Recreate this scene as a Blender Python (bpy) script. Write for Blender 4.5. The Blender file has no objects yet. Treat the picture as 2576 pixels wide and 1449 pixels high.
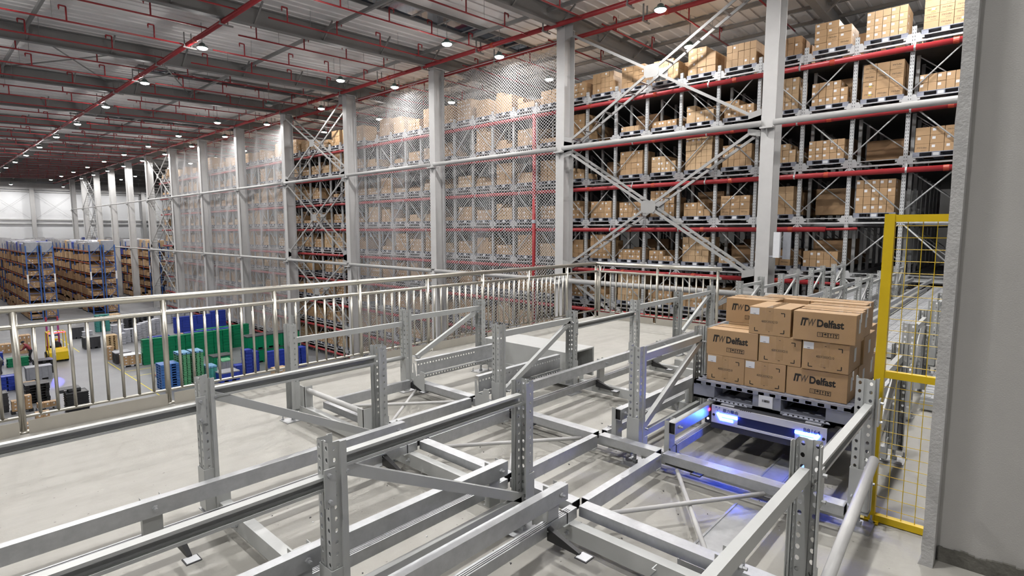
import bpy, math, random
from mathutils import Vector, Matrix
R = random.Random(7)
C = bpy.context.scene.collection
SC = bpy.context.scene

# ------------------------------------------------------------------ camera, world, exposure
F_PX, YAW, PIT, CAMZ = 1390.4, math.radians(42.36), math.radians(5.925), 1.75
cam_d = bpy.data.cameras.new('camera'); cam_d.sensor_width = 36.0
cam_d.lens = 36.0 * F_PX / 2576.0; cam_d.clip_start = 0.05; cam_d.clip_end = 400
cam = bpy.data.objects.new('camera', cam_d); C.objects.link(cam)
cam.location = (0, 0, CAMZ)
cam.rotation_euler = (math.pi / 2 - PIT, 0, YAW - math.pi / 2)
SC.camera = cam
w = bpy.data.worlds.new('hall_air'); SC.world = w; w.use_nodes = True
w.node_tree.nodes['Background'].inputs[0].default_value = (0.8, 0.85, 1.0, 1)
w.node_tree.nodes['Background'].inputs[1].default_value = 0.02
SC.view_settings.view_transform = 'Standard'; SC.view_settings.look = 'None'
SC.view_settings.gamma = 1.0; SC.view_settings.use_curve_mapping = False
SC.view_settings.exposure = 0.0
SC.cycles.use_denoising = True
SC.cycles.use_adaptive_sampling = True; SC.cycles.adaptive_threshold = 0.12; SC.cycles.adaptive_min_samples = 12
SC.cycles.sample_clamp_indirect = 4.0
SC.cycles.max_bounces = 4; SC.cycles.diffuse_bounces = 2; SC.cycles.glossy_bounces = 2; SC.cycles.transmission_bounces = 1; SC.cycles.transparent_max_bounces = 4
SC.cycles.caustics_reflective = False; SC.cycles.caustics_refractive = False
LAMP_W = 370.0          # watts of each high bay lamp
G = -7.4                # level of the ground floor; the mezzanine floor is z = 0

# ------------------------------------------------------------------ materials
def mat(name, col, rough=0.5, metal=0.0, nscale=0.0, namt=0.0, bump=0.0, bscale=80.0, emit=None, estr=0.0, coat=0.0):
    m = bpy.data.materials.new(name); m.use_nodes = True
    nt = m.node_tree; b = nt.nodes['Principled BSDF']
    b.inputs['Base Color'].default_value = (*col, 1); b.inputs['Roughness'].default_value = rough
    b.inputs['Metallic'].default_value = metal
    if coat: b.inputs['Coat Weight'].default_value = coat
    if emit:
        b.inputs['Emission Color'].default_value = (*emit, 1); b.inputs['Emission Strength'].default_value = estr
    if nscale or bump:
        tc = nt.nodes.new('ShaderNodeTexCoord')
    if nscale:
        n = nt.nodes.new('ShaderNodeTexNoise'); n.inputs['Scale'].default_value = nscale
        n.inputs['Detail'].default_value = 5; n.inputs['Roughness'].default_value = 0.65
        nt.links.new(tc.outputs['Object'], n.inputs['Vector'])
        r = nt.nodes.new('ShaderNodeMapRange')
        r.inputs[1].default_value = 0.25; r.inputs[2].default_value = 0.75
        r.inputs[3].default_value = 1 - namt; r.inputs[4].default_value = 1 + namt
        nt.links.new(n.outputs[0], r.inputs[0])
        mx = nt.nodes.new('ShaderNodeVectorMath'); mx.operation = 'SCALE'
        mx.inputs[0].default_value = col; nt.links.new(r.outputs[0], mx.inputs['Scale'])
        nt.links.new(mx.outputs[0], b.inputs['Base Color'])
    if bump:
        n2 = nt.nodes.new('ShaderNodeTexNoise'); n2.inputs['Scale'].default_value = bscale
        n2.inputs['Detail'].default_value = 6
        nt.links.new(tc.outputs['Object'], n2.inputs['Vector'])
        bp = nt.nodes.new('ShaderNodeBump'); bp.inputs['Strength'].default_value = bump
        bp.inputs['Distance'].default_value = 0.01
        nt.links.new(n2.outputs[0], bp.inputs['Height']); nt.links.new(bp.outputs[0], b.inputs['Normal'])
    return m

M = dict(
    paint=mat('light_grey_powder_coat', (0.47, 0.48, 0.475), 0.38, 0, 6, 0.05),
    galv=mat('galvanised_steel', (0.46, 0.47, 0.485), 0.42, 0.55, 14, 0.14, 0.05, 40),
    steel=mat('stainless_steel', (0.60, 0.575, 0.515), 0.33, 0.88, 5, 0.04),
    kick=mat('stainless_sheet', (0.56, 0.535, 0.485), 0.36, 0.7, 3, 0.08),
    red=mat('red_pipe_paint', (0.34, 0.026, 0.032), 0.38, 0, 3, 0.1),
    orange=mat('orange_coupling', (0.40, 0.05, 0.025), 0.45),
    white=mat('white_steel_paint', (0.54, 0.535, 0.53), 0.5, 0, 1.5, 0.06),
    bracew=mat('pale_grey_steel_paint', (0.37, 0.367, 0.362), 0.5, 0, 1.5, 0.06),
    rackw=mat('rack_light_grey', (0.48, 0.49, 0.50), 0.42, 0, 2, 0.04),
    roofsteel=mat('grey_roof_steel', (0.24, 0.235, 0.23), 0.55, 0, 1, 0.08),
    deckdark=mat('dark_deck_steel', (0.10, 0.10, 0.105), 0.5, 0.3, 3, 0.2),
    card=mat('cardboard', (0.43, 0.275, 0.145), 0.6, 0, 3.5, 0.07, 0.08, 120),
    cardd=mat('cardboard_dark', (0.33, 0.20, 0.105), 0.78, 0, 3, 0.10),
    cardl=mat('cardboard_pale', (0.50, 0.345, 0.20), 0.75, 0, 3, 0.07),
    tape=mat('parcel_tape', (0.40, 0.255, 0.135), 0.12, 0, 9, 0.12, 0.25, 25, coat=0.6),
    ink=mat('black_print', (0.018, 0.016, 0.014), 0.7),
    inkg=mat('grey_print', (0.10, 0.075, 0.05), 0.7),
    inkb=mat('blue_print', (0.03, 0.06, 0.22), 0.5),
    paper=mat('white_paper', (0.72, 0.73, 0.76), 0.6, 0, 12, 0.04),
    yellowtag=mat('yellow_sticker', (0.75, 0.62, 0.03), 0.6),
    pallet=mat('blue_grey_plastic', (0.255, 0.268, 0.325), 0.42, 0, 4, 0.07),
    black=mat('black_plastic', (0.018, 0.018, 0.02), 0.45, 0, 6, 0.2),
    dark=mat('dark_grey_plastic', (0.045, 0.046, 0.052), 0.45, 0, 5, 0.15),
    midgrey=mat('mid_grey_plastic', (0.28, 0.29, 0.32), 0.5, 0, 5, 0.12),
    greyp=mat('pale_grey_plastic', (0.47, 0.48, 0.53), 0.5, 0, 5, 0.1),
    blue=mat('blue_plastic', (0.022, 0.05, 0.36), 0.4, 0, 4, 0.1),
    bluep=mat('light_blue_plastic', (0.05, 0.16, 0.45), 0.42, 0, 4, 0.1),
    sky=mat('sky_blue_plastic', (0.18, 0.40, 0.62), 0.42, 0, 4, 0.1),
    green=mat('green_plastic', (0.0, 0.20, 0.085), 0.38, 0, 4, 0.1),
    greenp=mat('leaf_green_plastic', (0.10, 0.34, 0.17), 0.42, 0, 4, 0.1),
    teal=mat('teal_plastic', (0.06, 0.30, 0.27), 0.45, 0, 4, 0.1),
    rackblue=mat('blue_rack_paint', (0.03, 0.10, 0.33), 0.45),
    rackorange=mat('orange_rack_paint', (0.38, 0.10, 0.035), 0.5),
    wood=mat('pale_wood', (0.52, 0.37, 0.20), 0.7, 0, 8, 0.15),
    film=mat('stretch_film', (0.36, 0.355, 0.365), 0.18, 0, 7, 0.25, 0.5, 8, coat=0.5),
    yellow=mat('yellow_paint', (0.72, 0.50, 0.005), 0.38, 0, 5, 0.06),
    wall=mat('rough_concrete', (0.43, 0.42, 0.405), 0.85, 0, 1.2, 0.07, 0.10, 160),
    walledge=mat('chipped_concrete', (0.46, 0.455, 0.45), 0.9, 0, 9, 0.14, 0.45, 70),
    wallw=mat('white_wall_panel', (0.84, 0.85, 0.87), 0.6, 0, 0.3, 0.04),
    net=mat('white_net_cord', (0.62, 0.62, 0.63), 0.8),
    glassdark=mat('night_skylight', (0.015, 0.025, 0.05), 0.08, 0, 0, 0, coat=0.3),
    roofpanel=mat('pale_roof_sheet', (0.82, 0.80, 0.785), 0.5, 0, 0.5, 0.04),
    lampbody=mat('lamp_green_grey', (0.10, 0.16, 0.15), 0.4, 0.3),
    lens=mat('lamp_lens', (0.9, 0.9, 0.9), 0.3, emit=(1.0, 0.97, 0.93), estr=22.0),
    lensoff=mat('lamp_lens_off', (0.45, 0.45, 0.45), 0.3),
    led=mat('blue_led', (0.2, 0.5, 1.0), 0.3, emit=(0.30, 0.62, 1.0), estr=22.0),
    redled=mat('red_led', (0.8, 0.05, 0.05), 0.3, emit=(1.0, 0.03, 0.05), estr=8.0),
    whiteled=mat('white_led', (0.8, 0.8, 0.9), 0.3, emit=(0.8, 0.85, 1.0), estr=6.0),
    skin=mat('skin', (0.42, 0.24, 0.16), 0.6),
    cloth_dark=mat('dark_cloth', (0.02, 0.022, 0.03), 0.9),
    cloth_red=mat('red_cloth', (0.32, 0.04, 0.05), 0.9),
    cloth_grey=mat('grey_cloth', (0.20, 0.21, 0.21), 0.9),
    helmet=mat('yellow_helmet', (0.80, 0.52, 0.01), 0.35),
    rubber=mat('rubber', (0.012, 0.012, 0.012), 0.8),
    plate=mat('shuttle_white', (0.58, 0.59, 0.64), 0.38),
    navy=mat('navy_panel', (0.012, 0.018, 0.07), 0.3),
)

for k_ in ('lens',): M[k_].cycles.emission_sampling = 'NONE'
def floor_mat(name, base, patch, speck, rough, streak=None):
    m = bpy.data.materials.new(name); m.use_nodes = True; nt = m.node_tree
    b = nt.nodes['Principled BSDF']; b.inputs['Roughness'].default_value = rough
    tc = nt.nodes.new('ShaderNodeTexCoord')
    def noise(sc, det=4, vec=None):
        n = nt.nodes.new('ShaderNodeTexNoise'); n.inputs['Scale'].default_value = sc; n.inputs['Detail'].default_value = det
        nt.links.new(vec or tc.outputs['Object'], n.inputs['Vector']); return n.outputs[0]
    def ramp(f, a, bb, c0, c1):
        r = nt.nodes.new('ShaderNodeValToRGB'); r.color_ramp.elements[0].position = a; r.color_ramp.elements[1].position = bb
        r.color_ramp.elements[0].color = (*c0, 1); r.color_ramp.elements[1].color = (*c1, 1)
        nt.links.new(f, r.inputs[0]); return r.outputs[0]
    def mul(a, bb):
        x = nt.nodes.new('ShaderNodeMix'); x.data_type = 'RGBA'; x.blend_type = 'MULTIPLY'; x.inputs[0].default_value = 1
        nt.links.new(a, x.inputs[6]); nt.links.new(bb, x.inputs[7]); return x.outputs[2]
    c = ramp(noise(0.7, 6), 0.3, 0.7, patch, base)
    c = mul(c, ramp(noise(7, 8), 0.30, 0.55, (0.93, 0.925, 0.92), (1, 1, 1)))
    if speck: c = mul(c, ramp(noise(38, 2), 0.24, 0.27, (0.35, 0.34, 0.33), (1, 1, 1)))
    if streak:
        mp = nt.nodes.new('ShaderNodeMapping'); mp.inputs['Scale'].default_value = streak
        nt.links.new(tc.outputs['Object'], mp.inputs[0])
        c = mul(c, ramp(noise(3, 6, mp.outputs[0]), 0.36, 0.56, (0.95, 0.945, 0.935), (1, 1, 1)))
    nt.links.new(c, b.inputs['Base Color'])
    bp = nt.nodes.new('ShaderNodeBump'); bp.inputs['Strength'].default_value = 0.15; bp.inputs['Distance'].default_value = 0.01
    nt.links.new(noise(60, 4), bp.inputs['Height']); nt.links.new(bp.outputs[0], b.inputs['Normal'])
    return m
M['mezz'] = floor_mat('mezzanine_concrete', (0.39, 0.38, 0.35), (0.355, 0.345, 0.315), True, 0.6, (0.8, 4.0, 1))
M['ground'] = floor_mat('grey_epoxy_floor', (0.20, 0.205, 0.215), (0.165, 0.17, 0.18), False, 0.45)

def perforated(name, col, pitch, ry, rz, off):
    """light grey steel with a printed row of small dark holes, for uprights too far away to cut"""
    m = mat(name, col, 0.42); nt = m.node_tree; b = nt.nodes['Principled BSDF']
    tc = nt.nodes.new('ShaderNodeTexCoord'); sp = nt.nodes.new('ShaderNodeSeparateXYZ')
    nt.links.new(tc.outputs['Object'], sp.inputs[0])
    def mth(op, a, bb=None):
        n = nt.nodes.new('ShaderNodeMath'); n.operation = op
        for i, v in enumerate((a, bb)):
            if v is None: continue
            if isinstance(v, (int, float)): n.inputs[i].default_value = v
            else: nt.links.new(v, n.inputs[i])
        return n.outputs[0]
    fz = mth('ABSOLUTE', mth('SUBTRACT', mth('FRACT', mth('DIVIDE', sp.outputs[2], pitch)), 0.5))
    iz = mth('LESS_THAN', fz, rz)
    fy = mth('ABSOLUTE', mth('SUBTRACT', mth('ABSOLUTE', sp.outputs[1]), off))
    iy = mth('LESS_THAN', fy, ry)
    k = mth('MULTIPLY', iz, iy)
    mx = nt.nodes.new('ShaderNodeMix'); mx.data_type = 'RGBA'
    nt.links.new(k, mx.inputs[0]); mx.inputs[6].default_value = (*col, 1); mx.inputs[7].default_value = (0.05, 0.05, 0.055, 1)
    nt.links.new(mx.outputs[2], b.inputs['Base Color'])
    return m
M['upright'] = perforated('punched_upright', (0.48, 0.49, 0.50), 0.10, 0.008, 0.22, 0.028)
M['deckgrid'] = mat('pale_steel_deck', (0.50, 0.51, 0.53), 0.4, 0.2, 12, 0.12)

# ------------------------------------------------------------------ mesh helpers
class MB:
    def __init__(s): s.v = []; s.f = []; s.m = []; s.mi = 0
    def add(s, vs, fs):
        o = len(s.v); s.v += [tuple(p) for p in vs]
        for f in fs: s.f.append(tuple(i + o for i in f)); s.m.append(s.mi)
        return s
    def box(s, x0, y0, z0, x1, y1, z1):
        return s.add([(x0, y0, z0), (x1, y0, z0), (x1, y1, z0), (x0, y1, z0), (x0, y0, z1), (x1, y0, z1), (x1, y1, z1), (x0, y1, z1)],
                     [(0, 3, 2, 1), (4, 5, 6, 7), (0, 1, 5, 4), (1, 2, 6, 5), (2, 3, 7, 6), (3, 0, 4, 7)])
    def bar(s, p0, p1, w_, h_, up=(0, 0, 1)):
        p0, p1 = Vector(p0), Vector(p1); d = (p1 - p0).normalized(); u = Vector(up)
        l = d.cross(u)
        if l.length < 1e-4: l = d.cross(Vector((1, 0, 0)))
        l.normalize(); u = l.cross(d)
        l = l * (w_ / 2); u = u * (h_ / 2)
        return s.add([p0 - l - u, p0 + l - u, p0 + l + u, p0 - l + u, p1 - l - u, p1 + l - u, p1 + l + u, p1 - l + u],
                     [(0, 3, 2, 1), (4, 5, 6, 7), (0, 1, 5, 4), (1, 2, 6, 5), (2, 3, 7, 6), (3, 0, 4, 7)])
    def tube(s, p0, p1, r, n=10, r1=None, cap=True):
        p0, p1 = Vector(p0), Vector(p1); d = (p1 - p0).normalized()
        a = d.orthogonal().normalized(); b = d.cross(a); r1 = r if r1 is None else r1
        vs = []
        for p, rr in ((p0, r), (p1, r1)):
            for i in range(n):
                t = 2 * math.pi * i / n; vs.append(p + (a * math.cos(t) + b * math.sin(t)) * rr)
        fs = [(i, (i + 1) % n, n + (i + 1) % n, n + i) for i in range(n)]
        if cap: fs += [tuple(range(n - 1, -1, -1)), tuple(range(n, 2 * n))]
        return s.add(vs, fs)
    def prism(s, prof, p0, u, v, ext):
        """closed 2-D profile (ccw) in axes u, v extruded by ext"""
        p0, u, v, ext = map(Vector, (p0, u, v, ext)); n = len(prof)
        a = [p0 + u * x + v * y for x, y in prof]
        return s.add(a + [p + ext for p in a], [tuple(range(n - 1, -1, -1)), tuple(range(n, 2 * n))] + [(i, (i + 1) % n, n + (i + 1) % n, n + i) for i in range(n)])
    def lathe(s, prof, c=(0, 0, 0), n=16):
        vs = []; fs = []; k = len(prof)
        for r, z in prof:
            for i in range(n):
                t = 2 * math.pi * i / n; vs.append((c[0] + r * math.cos(t), c[1] + r * math.sin(t), c[2] + z))
        for j in range(k - 1):
            for i in range(n): fs.append((j * n + i, j * n + (i + 1) % n, (j + 1) * n + (i + 1) % n, (j + 1) * n + i))
        fs.append(tuple(range(n - 1, -1, -1))); fs.append(tuple(range((k - 1) * n, k * n)))
        return s.add(vs, fs)
    def plate(s, o, u, v, nr, p, wd, r, t, nrm, skip=()):
        """perforated strip: nr cells of height p along v, width wd along u, octagonal holes of radius r, thickness t"""
        o, u, v, nrm = map(Vector, (o, u, v, nrm))
        oc = [(math.cos(math.pi / 8 + i * math.pi / 4), math.sin(math.pi / 8 + i * math.pi / 4)) for i in range(8)]
        def rect(a, b, hw, hh):
            k = max(abs(a) / hw, abs(b) / hh); return a / k, b / k
        for j in range(nr):
            c = o + u * (wd / 2) + v * (p * (j + 0.5))
            vs = []
            for sgn in (0, 1):
                q = c - nrm * (t * sgn)
                corners = [(wd / 2, p * .2), (wd / 2 * .4, p / 2), (-wd / 2 * .4, p / 2), (-wd / 2, p * .2), (-wd / 2, -p * .2), (-wd / 2 * .4, -p / 2), (wd / 2 * .4, -p / 2), (wd / 2, -p * .2)]
                ring = [q + u * a + v * b for a, b in corners]
                hole = [q + u * (r * a) + v * (r * 1.25 * b) for a, b in oc]
                cs = [q + u * (sx * wd / 2) + v * (sy * p / 2) for sx, sy in ((1, 1), (-1, 1), (-1, -1), (1, -1))]
                vs += ring + hole + cs
            fs = []
            for sgn in (0, 1):
                o_ = 20 * sgn
                for i in range(8):
                    f = (o_ + i, o_ + (i + 1) % 8, o_ + 8 + (i + 1) % 8, o_ + 8 + i)
                    fs.append(f if sgn == 0 else f[::-1])
                for k, (i, jn) in enumerate(((0, 1), (2, 3), (4, 5), (6, 7))):
                    f = (o_ + i, o_ + 16 + k, o_ + jn); fs.append(f if sgn == 0 else f[::-1])
            for i in range(8): fs.append((8 + i, 8 + (i + 1) % 8, 28 + (i + 1) % 8, 28 + i))
            s.add(vs, fs)
        return s
    def mesh(s, name, mats, smooth=False):
        me = bpy.data.meshes.new(name); me.from_pydata(s.v, [], s.f)
        for m in (mats if isinstance(mats, (list, tuple)) else [mats]): me.materials.append(M[m] if isinstance(m, str) else m)
        if any(s.m): me.polygons.foreach_set('material_index', s.m)
        if smooth: me.polygons.foreach_set('use_smooth', [True] * len(me.polygons))
        me.update(); return me
    def obj(s, name, mats, parent=None, smooth=False, **kw):
        return put(name, s.mesh(name, mats, smooth), parent, **kw)

def put(name, me, parent=None, loc=None, rz=0, rot=None, scale=None, label=None, cat=None, group=None, kind=None):
    o = bpy.data.objects.new(name, me); C.objects.link(o)
    if parent is not None: o.parent = parent
    if loc is not None: o.location = loc
    if rot is not None: o.rotation_euler = rot
    elif rz: o.rotation_euler = (0, 0, rz)
    if scale is not None: o.scale = scale
    return tag(o, label, cat, group, kind)
def tag(o, label=None, cat=None, group=None, kind=None):
    if label: o['label'] = label
    if cat: o['category'] = cat
    if group: o['group'] = group
    if kind: o['kind'] = kind
    return o
def thing(name, loc=(0, 0, 0), label=None, cat=None, group=None, rz=0):
    return put(name, None, None, loc, rz, None, None, label, cat, group)
def bx(*a): return MB().box(*a)
def cbox(w_, d_, h_, bev=0.0):
    """box centred in x, y with its base at z = 0 and chamfered vertical and top edges"""
    m = MB()
    if not bev: return m.box(-w_ / 2, -d_ / 2, 0, w_ / 2, d_ / 2, h_)
    a, b = w_ / 2, d_ / 2
    ring = lambda k: [(a - k, -b), (a, -b + k), (a, b - k), (a - k, b), (-a + k, b), (-a, b - k), (-a, -b + k), (-a + k, -b)]
    r0 = [(x, y, 0) for x, y in ring(bev)]; r1 = [(x, y, h_ - bev) for x, y in ring(bev)]
    r2 = [(x * (a - bev) / a, y * (b - bev) / b, h_) for x, y in ring(bev)]
    fs = [tuple(range(7, -1, -1)), tuple(range(16, 24))]
    for j in (0, 8): fs += [(j + i, j + (i + 1) % 8, j + 8 + (i + 1) % 8, j + 8 + i) for i in range(8)]
    return m.add(r0 + r1 + r2, fs)
ORD = ['first', 'second', 'third', 'fourth', 'fifth', 'sixth', 'seventh', 'eighth', 'ninth', 'tenth', 'eleventh', 'twelfth', 'thirteenth', 'fourteenth', 'fifteenth', 'sixteenth', 'seventeenth', 'eighteenth', 'nineteenth', 'twentieth']
def nth(i):
    if i < 20: return ORD[i]
    t = ['twenty', 'thirty', 'forty', 'fifty'][(i + 1) // 10 - 2]; u = (i + 1) % 10
    return t + '-' + ORD[u - 1] if u else {20: 'twentieth', 30: 'thirtieth', 40: 'fortieth', 50: 'fiftieth'}[i + 1]

def text_mesh(name, body, size, mat_, shear=0.0, bold=0.0, width=None, res=2, outline=False):
    cu = bpy.data.curves.new(name, 'FONT'); cu.body = body; cu.size = size; cu.shear = shear; cu.offset = bold
    cu.resolution_u = res; cu.extrude = 0.0004; cu.align_x = 'LEFT'
    o = bpy.data.objects.new(name, cu)
    me = bpy.data.meshes.new_from_object(o); bpy.data.objects.remove(o)
    me.materials.clear(); me.materials.append(M[mat_])
    if width and len(me.vertices):
        xs = [v.co.x for v in me.vertices]; k = width / (max(xs) - min(xs)); x0 = min(xs)
        for v in me.vertices: v.co.x = (v.co.x - x0) * k
    me.name = name
    return me
FACE = Matrix(((0, 0, -1, 0), (-1, 0, 0, 0), (0, 1, 0, 0), (0, 0, 0, 1)))   # text plane -> a face looking towards -X
def on_face(me, x, y, z):
    me.transform(Matrix.Translation((x, y, z)) @ FACE); return me
def join_meshes(name, meshes):
    vs = []; fs = []; mi = []; mats = []
    for me in meshes:
        o = len(vs); vs += [tuple(v.co) for v in me.vertices]
        for mt in me.materials:
            if mt not in mats: mats.append(mt)
        for p in me.polygons:
            fs.append(tuple(i + o for i in p.vertices)); mi.append(mats.index(me.materials[p.material_index]))
    out = bpy.data.meshes.new(name); out.from_pydata(vs, [], fs)
    for mt in mats: out.materials.append(mt)
    out.polygons.foreach_set('material_index', mi); out.update()
    for me in meshes: bpy.data.meshes.remove(me)
    return out

# ------------------------------------------------------------------ the hall: floors, walls, roof
XE, YE = 46.0, 131.0
COLX, COLY = 20.0, [6.4 + 8.68 * k for k in range(15)]
def zbeam(x): return 9.8 + 0.029 * x if x < 20.5 else 10.4 - 0.012 * (x - 20.5)
def zroof(x): return zbeam(x) + 0.78

bx(-22, -16, G - 0.3, XE, YE, G).obj('floor', 'ground', kind='structure', label='grey epoxy ground floor of the hall')
mz = MB()
mz.box(-6, -8, -0.35, 9.5, 6.36, 0); mz.box(9.5, -8, -0.35, 20.2, 3.75, 0)
mz.obj('floor_mezzanine', 'mezz', kind='structure', label='pale concrete mezzanine floor')
bx(-22, YE, G, XE, YE + 0.3, 13).obj('wall_back', 'wallw', kind='structure')
bx(-22.3, -16, G, -22, YE, 13).obj('wall_left', 'wallw', kind='structure')
bx(XE, -16, G, XE + 0.3, YE, 13).obj('wall_rear_of_rack', 'roofsteel', kind='structure')
bx(-22, -16.3, G, XE, -16, 13).obj('wall_behind', 'wallw', kind='structure')
for i, (z0, z1) in enumerate(((3.6, 3.8), (2.9, 3.1), (8.6, 8.8))):
    bx(-22, YE - 0.25, z0, XE, YE, z1).obj('trim_%d' % (i + 1), 'white', kind='structure')
bx(-22, YE - 0.6, 9.0, XE, YE - 0.1, 10.2).obj('trim_4', 'white', kind='structure')
for i, x in enumerate((3.5, 9.8, 16.0, 25.5, 33)):
    m = MB(); m.box(x - .3, YE - .75, G, x + .3, YE - .7, 10.3); m.box(x - .3, YE - .3, G, x + .3, YE - .25, 10.3); m.box(x - .03, YE - .7, G, x + .03, YE - .3, 10.3)
    m.obj('wind_column', 'white', label='white steel column standing against the far white wall, %s from the left' % nth(i), cat='column', group='columns of the far wall')
    if i < 3:
        for a, b in ((0, 1), (1, 0)):
            MB().tube((x + .4, YE - .35, 3.9 + 4.5 * a), (x + 5.8, YE - .35, 3.9 + 4.5 * b), 0.013, 6).obj('brace_rod', 'roofsteel', label='thin rod on far white wall, right of %s column, %s' % (nth(i), ('rising to the right', 'falling to the right')[a]), cat='rod', group='cross rods of the far wall')

# concrete wall beside the camera
wl = bx(3.60, -8, 0, 3.78, 0.262, 7.0).obj('wall_right', 'wall', kind='structure', label='rough grey concrete wall')
lip = MB()
n = 40                                                                # chipped edge: the lip wobbles a little along its height
prev = None
for j in range(n + 1):
    z = 7.0 * j / n if j > 3 else [0, .04, .1, .2][j]
    e = 0.004 * R.uniform(-1, 1) + (0.012 if j == 0 else 0)
    ring = [(3.48, 0.209), (3.48, 0.263 + e), (3.60, 0.263), (3.60, 0.209)]
    ring = [(x, y, z) for x, y in ring]
    o = len(lip.v); lip.v += ring
    if prev is not None:
        for i in range(4): lip.f.append((prev + i, o + i, o + (i + 1) % 4, prev + (i + 1) % 4)); lip.m.append(0)
    prev = o
lip.f.append((prev, prev + 1, prev + 2, prev + 3)); lip.m.append(0)
lip.obj('edge_strip', 'walledge', wl, label='chipped concrete edge of the wall')
# ragged dark band where the wall meets the floor
mb = MB(); y = 0.20; hm_ = .075
while y > -2.0:
    d = R.uniform(0.012, 0.03); hm_ = min(.10, max(.055, hm_ + R.uniform(-.008, .008))); h = hm_
    mb.box(3.585, y - d, 0, 3.60, y, h); y -= d
mb.obj('dark_base_band', mat('dark_wall_base', (0.13, 0.125, 0.11), 0.9, 0, 14, 0.35, 0.6, 40), wl)

# roof panels: ribbed sheets running across the hall, one object each
ceil = thing('ceiling'); ceil['kind'] = 'structure'; ceil['label'] = 'pale ribbed sheet roof'
def roof_panel_mesh():
    m = MB(); prof = [(0, 0), (.10, 0), (.13, -.04), (.20, -.04), (.23, 0), (.55, 0), (.58, -.04), (.65, -.04), (.68, 0), (1.085, 0)]
    xs = [-22, 0, 20.5, XE]
    vs = []; 
    for x in xs: vs += [(x, y, zroof(x) + z) for y, z in prof] + [(x, 1.085, zroof(x) + .12), (x, 0, zroof(x) + .12)]
    k = len(prof) + 2; fs = []
    for a in range(len(xs) - 1):
        for i in range(k): fs.append((a * k + i, a * k + (i + 1) % k, (a + 1) * k + (i + 1) % k, (a + 1) * k + i))
    return m.add(vs, fs).mesh('roof_panel', 'roofpanel')
rp = roof_panel_mesh()
for i in range(136): put('roof_panel', rp, ceil, (0, -16 + 1.085 * i, 0))

# skylight strips, dark at night
for i, k in enumerate((1, 3, 5, 7)):
    yc = COLY[k] + 4.34 + .1
    wn = put('window_%d' % (i + 1), None, None, kind='structure', label='dark roof skylight strip between the roof beams')
    for a in range(9):
        x0 = 9.5 + 1.5 * a
        m = MB(); z = zroof(x0 + .75) - .06
        m.box(x0 + .03, yc - .55, z, x0 + 1.47, yc + .55, z + .02); m.obj('pane', 'glassdark', wn)
        bx(x0 - .06, yc - .62, z - .05, x0 + .06, yc + .62, z + .03).obj('glazing_bar', 'roofsteel', wn)
    for s in (-1, 1): MB().bar((9.4, yc + s * .62, zroof(9.4) - .05), (23, yc + s * .62, zroof(23) - .05), .07, .16).obj('frame', 'roofsteel', wn)

# roof beams along X at each column
for k, y in enumerate(COLY):
    t = thing('roof_beam', (0, y, 0), 'grey steel roof beam over the %s column from the concrete wall' % nth(k), 'roof beam', 'roof beams')
    for (a, b) in ((-22, 20.5), (20.5, XE)):
        za, zb_ = zbeam(a), zbeam(b)
        m = MB(); m.bar((a, 0, za + .015), (b, 0, zb_ + .015), .30, .03); m.obj('bottom_flange', 'roofsteel', t)
        m = MB(); m.bar((a, 0, za + .36), (b, 0, zb_ + .36), .02, .68); m.obj('web', 'roofsteel', t)
        m = MB(); m.bar((a, 0, za + .70), (b, 0, zb_ + .70), .30, .03); m.obj('top_flange', 'roofsteel', t)
    for x in [1.2 + 3.05 * i for i in range(12)]:
        MB().bar((x, -.02, zbeam(x) + .05), (x + .02, -.85, zroof(x) - .05), .06, .06).obj('fly_brace', 'roofsteel', t)
# purlins and tie tubes along Y
for i, x in enumerate((4.2, 13.4, 18.7, 22.6, 24.4, 26.2, 28.0, 29.8, 31.6, 33.4)):
    z = zroof(x) - (.3 if i < 3 else .12)
    m = MB(); m.bar((x, -16, z), (x, YE, z), .11, .14)
    m.obj('roof_tie', 'roofsteel', label='long grey roof %s along the hall, %s from the left' % (('tie', 'purlin')[i > 2], nth(i)), cat='roof tie', group='roof ties and purlins')
for k in (3, 7, 11):
    for (xa, xb) in ((4.2, 9.0), (9.0, 13.4)):
        for s, (ya, yb) in enumerate(((COLY[k], COLY[k + 1]), (COLY[k + 1], COLY[k]))):
            MB().tube((xa, ya, zroof(xa) - .2), (xb, yb, zroof(xb) - .2), .035, 6).obj('roof_brace', 'roofsteel', label='thin diagonal roof rod, %s roof bay, %s, %s' % (nth(k), ('leaning left', 'leaning right')[s], ('near side', 'rack side')[xa > 5]), cat='roof rod', group='diagonal roof rods')

# columns
def column_mesh():
    m = MB(); w_, d_, t = .44, .72, .03; h = 10.35 - G
    m.box(-d_ / 2, -w_ / 2, 0, -d_ / 2 + t, w_ / 2, h); m.box(d_ / 2 - t, -w_ / 2, 0, d_ / 2, w_ / 2, h)
    m.box(-d_ / 2 + t, -.012, 0, d_ / 2 - t, .012, h)
    return m.mesh('shaft', 'white')
cm = column_mesh()
capm = bx(-.37, -.23, 0, .37, .23, .04).mesh('cap_plate', 'white')
basem = bx(-.40, -.24, 0, .40, .24, .05).mesh('base_plate', 'white')
brm = MB().prism([(0, 0), (.34, .0), (.34, .05), (0, .05)], (-.36, -.2, 0), (-1, 0, 0), (0, 0, 1), (0, .4, 0))
brm.prism([(0, 0), (.28, 0), (0, -.45)], (-.36, -.02, 0), (-1, 0, 0), (0, 0, 1), (0, .04, 0))
brm = brm.mesh('bracket', 'white')
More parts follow.
